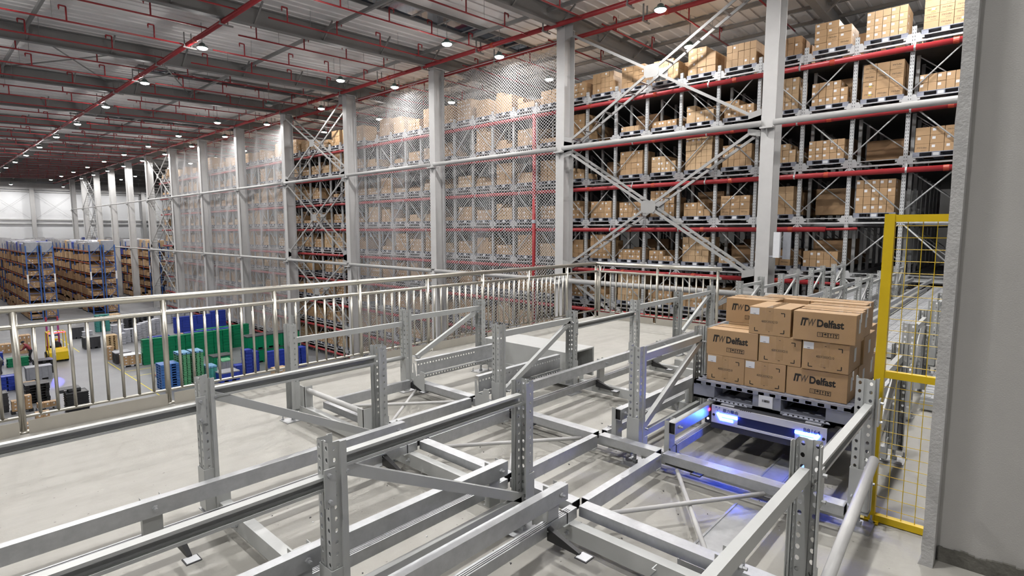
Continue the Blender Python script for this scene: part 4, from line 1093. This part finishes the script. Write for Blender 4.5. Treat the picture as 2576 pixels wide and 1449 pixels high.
for ri, (x0, x1, y0, y1, nm) in enumerate(((2.7, 5.0, 74, 124, 'at the left picture edge'), (8.2, 10.35, 74, 124, 'in the middle, its blue end frames facing us'), (13.45, 15.75, 74.3, 124, 'beside the white columns'), (21.0, 23.2, 82, 124, 'behind the far white columns'))):
    rows, zs, ya, ny = blue_rack(x0, x1, y0, y1, 'tall blue and orange pallet rack %s' % nm)
    for a, b in rows:
        for z in zs + [G]:
            for k in range(ny):
                for q in range(2):
                    if rr.random() < .12 or (z == zs[0]): continue
                    yb = ya + 2.7 * k + .12 + 1.27 * q; h = rr.uniform(.5, 1.02); xa, xb = a - .09, b + .09
                    if k == 0 and q == 0:
                        nx, nz = rr.choice([(4, 4), (3, 4), (5, 4)]); nz = max(2, int(nz * h))
                        for u in range(nx):
                            for v in range(nz):
                                bl_box(xa + (xb - xa) * u / nx + .004, yb, z + .12 + .22 * v, xa + (xb - xa) * (u + 1) / nx - .004, yb + 1.1, z + .12 + .22 * (v + 1) - .006, rr.choice([0, 0, 1]))
                                if rr.random() < .6: bl_box(xa + (xb - xa) * (u + .4) / nx, yb - .004, z + .18 + .22 * v, xa + (xb - xa) * (u + .4) / nx + .07, yb - .001, z + .24 + .22 * v, 2)
                    else:
                        for v in range(2 if k < 6 else 1):
                            yy = yb + .56 * v if k < 6 else yb
                            hh = h * rr.uniform(.85, 1.0)
                            bl_box(xa, yy, z + .12, xb, yy + (.53 if k < 6 else 1.1), z + .12 + hh, rr.choice([0, 0, 1, 1, 3]) if rr.random() < .98 else 4)
        for k in range(ny * 2):
            if rr.random() < .06: continue
            yy = ya + .65 + 1.35 * k; xx = (a + b) / 2; h = rr.uniform(.75, 1.05)
            mt = rr.choice(['film', 'film', 'greyp', 'film', 'cardl', 'film', 'midgrey', 'film', 'blue', 'midgrey'])
            if k < 10: wrapped(xx, yy, zs[0] + .12, h, mt, '%s topping blue rack %s, %s column, %s back' % ({'film': 'film wrapped load', 'greyp': 'pale grey load', 'cardl': 'carton load', 'blue': 'blue crate load', 'midgrey': 'dark grey load'}[mt], ('far left', 'middle', 'by the columns', 'behind columns')[ri], ('first', 'second')[a != x0], nth(k)))
            else: bl_box(xx - .5, yy - .55, zs[0], xx + .5, yy + .55, zs[0] + .12 + h, 5 if mt != 'blue' else 4)
bl.obj('blue_rack_cartons', ['card', 'cardd', 'paper', 'cardl', 'blue', 'film'], label='countless brown cartons filling the shelves of the blue racks', cat='carton', kind='stuff')

# ------------------------------------------------------------------ ground floor: crates, pallets, containers
def crate_mesh(name, mt, w_, d_, h_):
    m = MB(); a, b = w_ / 2, d_ / 2; t = .02
    m.box(-a, -b, 0, a, b, .02)
    for s in (-1, 1):
        m.box(-a, s * b - (t if s > 0 else 0), 0, a, s * b + (t if s < 0 else 0), h_)
        m.box(s * a - (t if s > 0 else 0), -b, 0, s * a + (t if s < 0 else 0), b, h_)
    m.box(-a - .025, -b - .03, h_ - .045, a + .025, b + .03, h_ - .015)
    for i in range(3):                                                # ribs and hand hold
        x = -a + w_ * (i + .5) / 3; m.box(x - .02, -b - .010, .01, x + .02, -b, h_ - .03)
    m.box(-a - .010, -.08, h_ * .3, -a, .08, h_ * .75)
    m.box(-a + t, -b + t, h_ * .86, a - t, b - t, h_ * .88)
    return m.mesh(name, mt)
def pal2(name, mt, w_, d_, h_):
    """plastic pallet: slotted deck, blocks, skids (w along X)"""
    m = MB(); a, b = w_ / 2, d_ / 2
    for x in (-a + .08, 0, a - .08):
        for y in (-b + .07, 0, b - .07): m.box(x - .08, y - .07, 0, x + .08, y + .07, h_ - .03)
        m.box(x - .08, -b, 0, x + .08, b, .02)
    for i in range(7):
        y = -b + d_ * (i + .5) / 7; m.box(-a, y - d_ / 18, h_ - .03, a, y + d_ / 18, h_)
    for x in (-a + .02, a - .02): m.box(x - .02, -b, h_ - .035, x + .02, b, h_ - .004)
    return m.mesh(name, mt)
CR = {}
def stack(name, mt, x, y, n, w_, d_, h_, label, cat, group, kind='crate', jit=.01):
    k = (kind, mt, w_, d_, h_)
    if k not in CR: CR[k] = crate_mesh(name, mt, w_, d_, h_) if kind == 'crate' else pal2(name, mt, w_, d_, h_)
    for i in range(n):
        pos = 'bottom' if i == 0 else 'top' if i == n - 1 else '%s up' % nth(i)
        put(name, CR[k], None, (x + w_ / 2 + R.uniform(-jit, jit), y + d_ / 2 + R.uniform(-jit, jit), G + h_ * i), 0, label='%s, %s' % (label, pos), cat=cat, group=group)
def container(name, mt, lidmt, x, y, w_, d_, h_, label, z=G, pallet=None):
    t = thing(name, (x + w_ / 2, y + d_ / 2, z), label, 'container', 'bulk containers on the ground floor')
    m = MB(); a, b = w_ / 2, d_ / 2; zz = .12
    m.box(-a, -b, zz, a, b, h_ - .05)
    m.obj('body', mt, t)
    for i in range(4):
        xx = -a + w_ * (i + .5) / 4; bx(xx - .03, -b - .02, zz, xx + .03, -b, h_ - .06).obj('rib', mt, t)
        yy = -b + d_ * (i + .5) / 4; bx(-a - .02, yy - .03, zz, -a, yy + .03, h_ - .06).obj('rib', mt, t)
    bx(-a - .02, -b - .02, h_ - .06, a + .02, b + .02, h_).obj('lid', lidmt, t)
    for xx in (-a + .1, 0, a - .1): bx(xx - .1, -b, 0, xx + .1, b, zz).obj('skid', pallet or mt, t)
def carton_pile(x, y, nx, ny, nz, w_, d_, h_, label, pallet=None, mt='card', drop=0, group='cartons on the ground floor'):
    z = G
    if pallet:
        stack('floor_pallet', pallet, x - .03, y - .03, 1, nx * w_ + .06, ny * d_ + .06, .14, 'plastic pallet under the %s' % label, 'pallet', 'single floor pallets', 'pal', 0); z += .14
    me = None
    k = 0
    for c in range(nz):
        for a in range(nx):
            for b in range(ny):
                if c == nz - 1 and k < drop: k += 1; continue
                if me is None:
                    mm = cbox(w_ - .01, d_ - .01, h_ - .004, .004); mm.mi = 1; mm.box(-w_ * .1, -d_ / 2 + .002, h_ * .5, w_ * .15, -d_ / 2 + .0035, h_ * .8)
                    mm.box(-w_ / 2 + .002, -d_ * .1, h_ * .5, -w_ / 2 + .0035, d_ * .15, h_ * .8); me = mm.mesh('floor_carton', [mt, 'paper'])
                put('floor_carton', me, None, (x + w_ * (a + .5), y + d_ * (b + .5), z + h_ * c), R.uniform(-.03, .03), label='carton, %s, %s layer, %s across, %s deep' % (label, nth(c), nth(a), nth(b)), cat='carton', group=group)
# green crate wall, and blue crates behind it
for i in range(9):
    x = 10.40 + .63 * i + (.12 if i > 1 else 0)
    stack('green_crate', 'green', x, 43.5, 8, .60, .40, .22, 'green crate, front wall, %s stack from left' % nth(i), 'crate', 'green crate wall')
for i in range(6): stack('green_crate', 'green', 14.3 + .63 * i, 44.9, 8, .60, .40, .22, 'green crate, rear wall, %s stack from left' % nth(i), 'crate', 'green crate wall')
for i in range(7): stack('blue_crate', 'blue', 11.0 + .63 * i + (1.0 if i > 1 else 0), 44.2, 8, .60, .40, .22, 'blue crate behind the green wall, %s stack' % nth(i), 'crate', 'blue crates behind the green wall')
for i in range(7): stack('blue_crate', 'blue', 15.7 + .62 * i, 55.0, 6 if i < 5 else 7, .60, .40, .24, 'blue crate in the far blue row, %s stack' % nth(i), 'crate', 'far row of blue crates')
carton_pile(15.0, 51.0, 4, 1, 2, .5, .5, .3, 'far row before the blue crates')
# green containers with dark lids, two tiers
for c in range(2):
    for i in range(3):
        container('green_container', 'green', 'dark', 15.3 + 1.25 * i, 38.4, 1.2, 1.0, .96, 'green bulk container with dark lid, %s tier, %s from left' % (('lower', 'upper')[c], nth(i)), G + .96 * c)
container('green_container', 'green', 'dark', 13.45, 39.4, 1.2, 1.0, .70, 'low green container with dark lid beside the green pallets')
for i in range(2): stack('blue_crate', 'blue', 14.15 + .5 * i, 36.0 + .2 * i, 7 - i, .46, .60, .22, 'blue crate, tall stack before the green containers, %s' % nth(i), 'crate', 'blue crates before the green containers')
stack('blue_crate', 'blue', 13.55, 35.9, 3, .5, .60, .22, 'blue crate, low stack before the green containers', 'crate', 'blue crates before the green containers')
for i in range(2): stack('blue_crate', 'blue', 15.75 + .62 * i, 36.4, 5, .60, .40, .22, 'blue crate at right, short stack, %s' % nth(i), 'crate', 'blue crates at right')
for i in range(2): stack('blue_crate', 'blue', 17.05 + .42 * i, 35.2, 6, .40, .60, .22, 'blue crate at right, by the rack foot, %s stack' % nth(i), 'crate', 'blue crates at right')
container('grey_container', 'midgrey', 'greenp', 13.42, 37.8, .65, .9, .68, 'small grey container with pale green lid')
container('blue_container', 'blue', 'midgrey', 12.2, 34.8, 1.1, 1.0, .62, 'low blue container with grey lid near the railing posts')
carton_pile(12.9, 33.4, 2, 1, 1, .5, .5, .25, 'row by the low blue container', None, 'cardl')
carton_pile(15.2, 34.2, 1, 1, 1, .8, .6, .45, 'spot beside the blue stacks', None, 'cardl')
# pallet stacks
stack('plastic_pallet', 'bluep', 9.35, 35.7, 10, .93, 1.0, .148, 'blue plastic pallet in the blue stack', 'pallet', 'stack of blue pallets', 'pal')
stack('plastic_pallet', 'greenp', 10.36, 35.9, 13, .58, 1.0, .142, 'green plastic pallet in the tall left stack', 'pallet', 'stacks of green pallets', 'pal')
stack('plastic_pallet', 'greenp', 11.11, 36.0, 13, .60, 1.0, .140, 'green plastic pallet in the tall right stack', 'pallet', 'stacks of green pallets', 'pal')
stack('plastic_pallet', 'teal', 11.77, 35.6, 6, .52, .9, .142, 'green plastic pallet in the short stack', 'pallet', 'stacks of green pallets', 'pal')
for x, w_, y, d_, n, h_, nm in ((10.36, .58, 35.9, 1.0, 13, .142, 'tall left'), (11.11, .60, 36.0, 1.0, 13, .140, 'tall right'), (11.77, .52, 35.6, .9, 6, .142, 'short')):
    put('plastic_pallet', pal2('plastic_pallet', 'sky', w_ + .02, d_, .13), None, (x + w_ / 2, y + d_ / 2, G + n * h_), label='sky blue plastic pallet topping the %s green stack' % nm, cat='pallet', group='sky blue top pallets')
stack('wood_pallet', 'wood', 9.86, 51.0, 8, .72, .9, .14, 'pale wooden pallet in the wooden stack', 'pallet', 'stack of wooden pallets', 'pal')
carton_pile(9.06, 47.1, 1, 1, 4, .40, .5, .235, 'single column by the wooden pallets')
carton_pile(9.27, 43.7, 3, 2, 3, .35, .45, .21, 'low wide pile with white top sheet', 'greyp')
put('cover_sheet', cbox(1.08, .95, .03).mesh('cover_sheet', 'paper'), None, (9.80, 44.15, G + .14 + .63), label='white cover sheet on the low wide carton pile', cat='sheet')
container('dark_container', 'dark', 'midgrey', 9.2, 45.2, .9, 1.0, .78, 'dark grey container behind the low wide carton pile')
container('dark_container', 'dark', 'dark', 8.8, 52.6, 1.0, 1.1, .92, 'dark grey container left of the wooden pallets')
stack('grey_crate', 'greyp', 9.0, 52.8 + 1.3, 5, .6, .4, .24, 'pale grey crate behind the dark container', 'crate', 'pale grey crates')
container('dark_container', 'dark', 'dark', 9.0, 58.5, .8, 1.0, .96, 'far dark grey container at the aisle')
for i, (x, y, n) in enumerate(((11.17, 53.0, 4), (11.6, 53.4, 5), (12.05, 53.4, 5), (12.5, 54.0, 6), (13.0, 54.6, 6), (13.5, 55.2, 6), (14.0, 55.8, 6), (14.5, 56.4, 6), (11.4, 56.5, 5), (11.9, 56.8, 5))):
    stack('grey_crate', 'greyp', x, y, n, .42, .6, .22, 'pale grey crate in the crate field, %s stack' % nth(i), 'crate', 'pale grey crates')
for i in range(6): stack('grey_crate', 'greyp', 16.9 + .42 * i, 61.5 + .3 * (i % 2), 6, .40, .6, .22, 'pale grey crate in the far grey block, %s stack' % nth(i), 'crate', 'pale grey crates')
for i in range(3): stack('teal_crate', 'teal', 11.1 + .36 * i, 61.0, 7, .34, .5, .22, 'teal crate, far teal block, %s stack' % nth(i), 'crate', 'teal crates')
for i in range(2): stack('dark_pallet', 'dark', 13.2 + 1.2 * i, 60.0, 8, 1.0, 1.0, .14, 'dark plastic pallet, far dark stack, %s' % nth(i), 'pallet', 'far dark pallets', 'pal')
carton_pile(12.6, 66.0, 3, 2, 2, .5, .5, .35, 'far pile in front of the blue racks', 'midgrey', 'cardl')
# near left group
stack('black_crate', 'black', 4.88, 34.5, 9, .87, .8, .115, 'black flat crate in the ribbed stack', 'crate', 'black crate stack')
put('black_pallet', pal2('black_pallet', 'dark', .85, .7, .16), None, (5.1, 35.2, G + 9 * .115), label='black pallet lying on the ribbed black stack', cat='pallet')
stack('black_pallet', 'black', 3.70, 38.0, 7, .98, 1.0, .145, 'black pallet in the black pallet stack', 'pallet', 'black pallet stack', 'pal', .03)
container('grey_container', 'midgrey', 'midgrey', 4.4, 43.8, 1.2, .7, .86, 'grey folding container by the forklift lane')
stack('black_pallet', 'black', 5.0, 45.6, 6, .95, 1.0, .145, 'black pallet in the stack behind the grey container', 'pallet', 'black pallets behind the grey container', 'pal')
carton_pile(3.0, 36.5, 3, 1, 4, .26, .4, .175, 'stack on the black pallet at left', 'black', 'card', 1)
carton_pile(3.63, 34.3, 2, 1, 1, .27, .35, .42, 'pair near the railing')
carton_pile(3.94, 36.2, 3, 1, 1, .26, .4, .25, 'small row on a grey pallet', 'midgrey')
carton_pile(2.55, 33.3, 3, 1, 1, .27, .4, .25, 'row at the lower left')
carton_pile(4.2, 55.5, 2, 2, 2, .33, .4, .33, 'low pile at far left')
carton_pile(5.16, 54.4, 3, 2, 3, .24, .4, .45, 'tall pile beside the person in red')
carton_pile(4.9, 47.2, 3, 1, 1, .3, .4, .25, 'row beside the forklift')
carton_pile(3.7, 41.6, 2, 2, 1, .45, .4, .22, 'flat pair at left', 'blue')
for i in range(2): stack('green_crate', 'green', 4.04 + .56 * i, 49.4, 3, .54, .5, .2, 'green crate, low pair at left, %s stack' % nth(i), 'crate', 'green crates at left')
for i in range(3): stack('blue_crate', 'blue', 2.55 + .42 * i, 42.2, 4, .40, .6, .21, 'blue crate, near left group, %s stack' % nth(i), 'crate', 'blue crates at left')
for i in range(2): stack('blue_crate', 'blue', 3.1 + .45 * i, 50.6, 4, .42, .6, .22, 'blue crate, far left group, %s stack' % nth(i), 'crate', 'blue crates at left')
stack('dark_crate', 'dark', 2.35, 37.2, 5, .6, .8, .2, 'dark grey crate at the left picture edge', 'crate', 'dark grey crates at left')
stack('blue_crate', 'bluep', 4.0, 62.0, 3, .6, .8, .25, 'light blue crate by itself at far left', 'crate', 'blue crates at left')
# floor lines
for i, (x0, y0, x1, y1) in enumerate(((8.95, 33, 9.0, 47), (8.3, 52, 8.35, 66), (9.0, 42.4, 11.6, 42.46), (9.0, 40.6, 11.6, 40.66))):
    bx(x0, y0, G, x1, y1, G + .004).obj('floor_line', 'yellowtag', label='faded yellow floor line, %s' % ('long, along the aisle', 'far part of the aisle line', 'short, before the carton pile', 'short, before the blue pallets')[i], cat='floor marking')
# orange pallet jack between the stacks
t = thing('pallet_jack', (10.3, 38.6, G), 'orange hand pallet jack standing behind the blue pallets', 'pallet jack')
for s in (-.2, .2): bx(s - .07, 0, .06, s + .07, 1.1, .12).obj('fork', 'rackorange', t)
MB().prism([(0, 0), (.4, 0), (.3, .5), (.1, .5)], (-.2, -.15, .1), (1, 0, 0), (0, 0, 1), (0, .15, 0)).obj('body', 'helmet', t)
MB().tube((0, -.15, .4), (0, -.35, 1.2), .02, 8).obj('handle', 'black', t); MB().tube((-.12, -.35, 1.2), (.12, -.35, 1.2), .02, 8).obj('grip', 'black', t)
for s in (-.06, .06): MB().tube((s - .03, -.1, .09), (s + .03, -.1, .09), .09, 12).obj('wheel', 'rubber', t)

# ------------------------------------------------------------------ forklift, its driver and two workers
t = thing('forklift', (6.72, 49.0, G), 'yellow forklift truck with red roof lights driving away down the aisle', 'forklift')
m = MB(); m.prism([(0, .15), (.55, .15), (.55, .95), (.18, .95), (0, .70)], (-.52, 0, 0), (0, 1, 0), (0, 0, 1), (1.04, 0, 0)); m.obj('counterweight', 'yellow', t)
m = MB(); m.prism([(.5, .25), (1.75, .25), (1.75, .62), (1.15, .62), (1.05, .5), (.8, .5), (.7, .8), (.5, .8)], (-.50, 0, 0), (0, 1, 0), (0, 0, 1), (1.0, 0, 0)); m.obj('chassis', 'yellow', t)
bx(-.42, .45, .5, .42, 1.0, .78).obj('seat_deck', 'black', t)
for x in (-.48, .48):
    MB().bar((x, .15, .9), (x, .32, 2.02), .06, .07).obj('guard_pillar', 'yellow', t); MB().bar((x, 1.55, .62), (x, 1.25, 2.02), .05, .06).obj('guard_pillar', 'yellow', t)
m = MB()
for x in (-.48, .48): m.box(x - .03, .28, 2.0, x + .03, 1.3, 2.06)
m.box(-.5, .26, 2.0, .5, .34, 2.06); m.box(-.5, 1.24, 2.0, .5, 1.32, 2.06)
for i in range(6): m.box(-.4 + .15 * i, .3, 2.02, -.36 + .15 * i, 1.28, 2.05)
m.obj('overhead_guard', 'yellow', t)
for x in (-.40, .40): bx(x - .06, .22, 2.02, x + .06, .27, 2.09).obj('roof_light', 'redled', t)
bx(-.35, .2, 2.06, .35, .26, 2.09).obj('light_bar', 'redled', t)
for x in (-.32, .32): bx(x - .05, 1.80, .1, x + .05, 1.92, 3.0).obj('mast_channel', 'cloth_red', t)
for z in (.5, 1.6, 2.8): bx(-.37, 1.82, z, .37, 1.90, z + .1).obj('mast_crossbar', 'black', t)
bx(-.45, 1.93, .3, .45, 1.98, .9).obj('carriage', 'black', t)
for x in (-.25, .25): bx(x - .06, 1.96, .08, x + .06, 3.0, .13).obj('fork', 'black', t)
for x, y, r in ((-.47, 1.45, .30), (.47, 1.45, .30), (-.45, .35, .25), (.45, .35, .25)):
    wh = MB().tube((x - .1, y, r), (x + .1, y, r), r, 18).obj('wheel', 'rubber', t); MB().tube((x - .105, y, r), (x + .105, y, r), r * .5, 12).obj('hub', 'yellow', wh)
MB().tube((0, 1.25, .62), (0, 1.1, 1.05), .025, 8).obj('steering_column', 'black', t); MB().tube((0, 1.09, 1.05), (0, 1.075, 1.08), .17, 16).obj('steering_wheel', 'black', t)
bs = bx(-.06, 1.36, 1.9, .06, 1.42, 1.98).obj('spot_lamp', 'led', t)
sl = bpy.data.lights.new('blue_spot', 'SPOT'); sl.energy = 420; sl.color = (.10, .10, 1); sl.spot_size = math.radians(9); sl.spot_blend = .8
so = bpy.data.objects.new('blue_spot', sl); C.objects.link(so); so.parent = t; so.location = (-.1, -.05, 1.95)
so.rotation_euler = (Vector((-1.05, -6.2, -1.95))).to_track_quat('-Z', 'Y').to_euler()

def person(name, loc, rz, joints, top, bottom, label, hair='cloth_dark', split=.95, scale=1.0):
    """one continuous skinned body; joints: dict name -> (x, y, z); faces +Y"""
    order = ['pelvis', 'belly', 'chest', 'neck', 'head', 'crown', 'lsh', 'lel', 'lwr', 'lpalm', 'rsh', 'rel', 'rwr', 'rpalm', 'lhip', 'lkn', 'lan', 'ltoe', 'rhip', 'rkn', 'ran', 'rtoe']
    rad = dict(pelvis=(.15, .12), belly=(.15, .11), chest=(.17, .12), neck=(.06, .06), head=(.085, .10), crown=(.075, .085), lsh=(.07, .07), rsh=(.07, .07), lel=(.05, .05), rel=(.05, .05), lwr=(.034, .03), rwr=(.034, .03), lpalm=(.036, .02), rpalm=(.036, .02), lhip=(.10, .10), rhip=(.10, .10), lkn=(.07, .07), rkn=(.07, .07), lan=(.05, .05), ran=(.05, .05), ltoe=(.045, .035), rtoe=(.045, .035))
    edges = [('pelvis', 'belly'), ('belly', 'chest'), ('chest', 'neck'), ('neck', 'head'), ('head', 'crown'), ('chest', 'lsh'), ('lsh', 'lel'), ('lel', 'lwr'), ('lwr', 'lpalm'), ('chest', 'rsh'), ('rsh', 'rel'), ('rel', 'rwr'), ('rwr', 'rpalm'), ('pelvis', 'lhip'), ('lhip', 'lkn'), ('lkn', 'lan'), ('lan', 'ltoe'), ('pelvis', 'rhip'), ('rhip', 'rkn'), ('rkn', 'ran'), ('ran', 'rtoe')]
    vs = [Vector(joints[n]) for n in order]; idx = {n: i for i, n in enumerate(order)}; es = [(idx[a], idx[b]) for a, b in edges]; rs = [rad[n] for n in order]
    for s in 'lr':                                                    # four fingers and a thumb
        pw, pp = Vector(joints[s + 'wr']), Vector(joints[s + 'palm']); d = (pp - pw).normalized(); side = d.cross(Vector((0, 0, 1)))
        side = side.normalized() if side.length > .1 else Vector((1, 0, 0)); nrm = side.cross(d)
        for k, L_ in enumerate((.075, .085, .08, .06)):
            a = pp + d * .03 + side * (.026 * (k - 1.5)); b = a + d * L_ * .6 - nrm * .015; c = b + d * L_ * .4 - nrm * .03
            o = len(vs); vs += [a, b, c]; rs += [(.010, .010)] * 3; es += [(idx[s + 'palm'], o), (o, o + 1), (o + 1, o + 2)]
        a = pw + d * .045 + side * (.045 if s == 'l' else -.045); o = len(vs); vs += [a, a + d * .05 + side * (.015 if s == 'l' else -.015)]; rs += [(.011, .011)] * 2; es += [(idx[s + 'palm'], o), (o, o + 1)]
    me = bpy.data.meshes.new('body'); me.from_pydata([v * scale for v in vs], es, [])
    t = thing(name, loc, label, 'person', None, rz)
    o = put('body', me, t)
    sk = o.modifiers.new('skin', 'SKIN'); sk.use_smooth_shade = True
    if not me.skin_vertices: bpy.context.view_layer.update()
    for i, r in enumerate(rs):
        me.skin_vertices[0].data[i].radius = (r[0] * scale, r[1] * scale); me.skin_vertices[0].data[i].use_root = (i == 0)
    ss = o.modifiers.new('sub', 'SUBSURF'); ss.levels = 1; ss.render_levels = 1
    # clothing colours by height on the body
    mm = bpy.data.materials.new(name + '_clothes'); mm.use_nodes = True; nt = mm.node_tree; b = nt.nodes['Principled BSDF']; b.inputs['Roughness'].default_value = .85
    tc = nt.nodes.new('ShaderNodeTexCoord'); sp = nt.nodes.new('ShaderNodeSeparateXYZ'); nt.links.new(tc.outputs['Object'], sp.inputs[0])
    mr = nt.nodes.new('ShaderNodeMapRange'); mr.inputs[2].default_value = 2.0; nt.links.new(sp.outputs[2], mr.inputs[0])
    cr_ = nt.nodes.new('ShaderNodeValToRGB'); cr_.color_ramp.interpolation = 'CONSTANT'; e = cr_.color_ramp.elements
    e[0].position = 0; e[0].color = (*bottom, 1); e[1].position = split * scale / 2; e[1].color = (*top, 1)
    q = e.new((joints['neck'][2] + .03) * scale / 2); q.color = (.42, .24, .16, 1)
    nt.links.new(mr.outputs[0], cr_.inputs[0]); nt.links.new(cr_.outputs[0], b.inputs['Base Color']); me.materials.append(mm)
    hd, cw = Vector(joints['head']), Vector(joints['crown']); ax = (cw - hd).normalized()
    hm = MB().lathe([(.098, -.02), (.105, .03), (.095, .08), (.06, .115), (.01, .125)], n=14)
    h = hm.obj('helmet' if hair == 'helmet' else 'hair', hair, t, True); h.location = (hd + ax * .02) * scale; h.rotation_euler = ax.to_track_quat('Z', 'Y').to_euler(); h.scale = (scale,) * 3
    f = hd + Vector((0, .085, .0))
    for nm, dx, dz, r in (('eye', -.03, .03, .011), ('eye', .03, .03, .011)): MB().lathe([(.001, -r), (r, 0), (.001, r)], n=8).obj(nm, 'ink', t).location = (f + Vector((dx, .008, dz))) * scale
    MB().prism([(-.012, -.02), (.012, -.02), (.006, .03), (-.006, .03)], (0, 0, 0), (1, 0, 0), (0, 0, 1), (0, .03, 0)).obj('nose', 'skin', t).location = f * scale
    bx(-.02, 0, -.004, .02, .006, .004).obj('mouth', 'cloth_red', t).location = (f + Vector((0, .006, -.045))) * scale
    return t
stand = dict(pelvis=(0, -.08, .92), belly=(0, .02, 1.06), chest=(0, .16, 1.25), neck=(0, .27, 1.40), head=(0, .34, 1.50), crown=(0, .38, 1.60), lsh=(-.19, .19, 1.30), lel=(-.24, .32, 1.06), lwr=(-.18, .52, .95), lpalm=(-.17, .60, .93), rsh=(.19, .19, 1.30), rel=(.24, .32, 1.06), rwr=(.18, .52, .95), rpalm=(.17, .60, .93), lhip=(-.1, -.06, .88), lkn=(-.12, .0, .48), lan=(-.12, -.1, .09), ltoe=(-.13, .08, .04), rhip=(.1, -.06, .88), rkn=(.12, .08, .48), ran=(.13, .05, .09), rtoe=(.14, .22, .04))
person('person', (5.33, 50.3, G), math.radians(70), stand, (.22, .03, .04), (.015, .015, .02), 'person in a dark red jacket bending over the crates', 'cloth_dark', .98, .95)
person('person', (3.55, 47.4, G), math.radians(60), stand, (.17, .18, .17), (.05, .05, .06), 'person in a grey top bending down beside the blue crates', 'cloth_dark', .98, .95)
sit = dict(pelvis=(0, 0, .14), belly=(0, .03, .28), chest=(0, .06, .46), neck=(0, .10, .62), head=(0, .13, .73), crown=(0, .14, .83), lsh=(-.19, .08, .50), lel=(-.26, .22, .30), lwr=(-.12, .46, .34), lpalm=(-.10, .53, .36), rsh=(.19, .08, .50), rel=(.26, .22, .30), rwr=(.12, .46, .34), rpalm=(.10, .53, .36), lhip=(-.1, .06, .12), lkn=(-.13, .46, .14), lan=(-.13, .52, -.10), ltoe=(-.13, .66, -.13), rhip=(.1, .06, .12), rkn=(.13, .46, .14), ran=(.13, .52, -.10), rtoe=(.13, .66, -.13))
person('person', (6.72, 49.62, G + .72), 0, sit, (.02, .022, .03), (.015, .015, .02), 'forklift driver in dark clothes with a yellow helmet', 'helmet', .2)
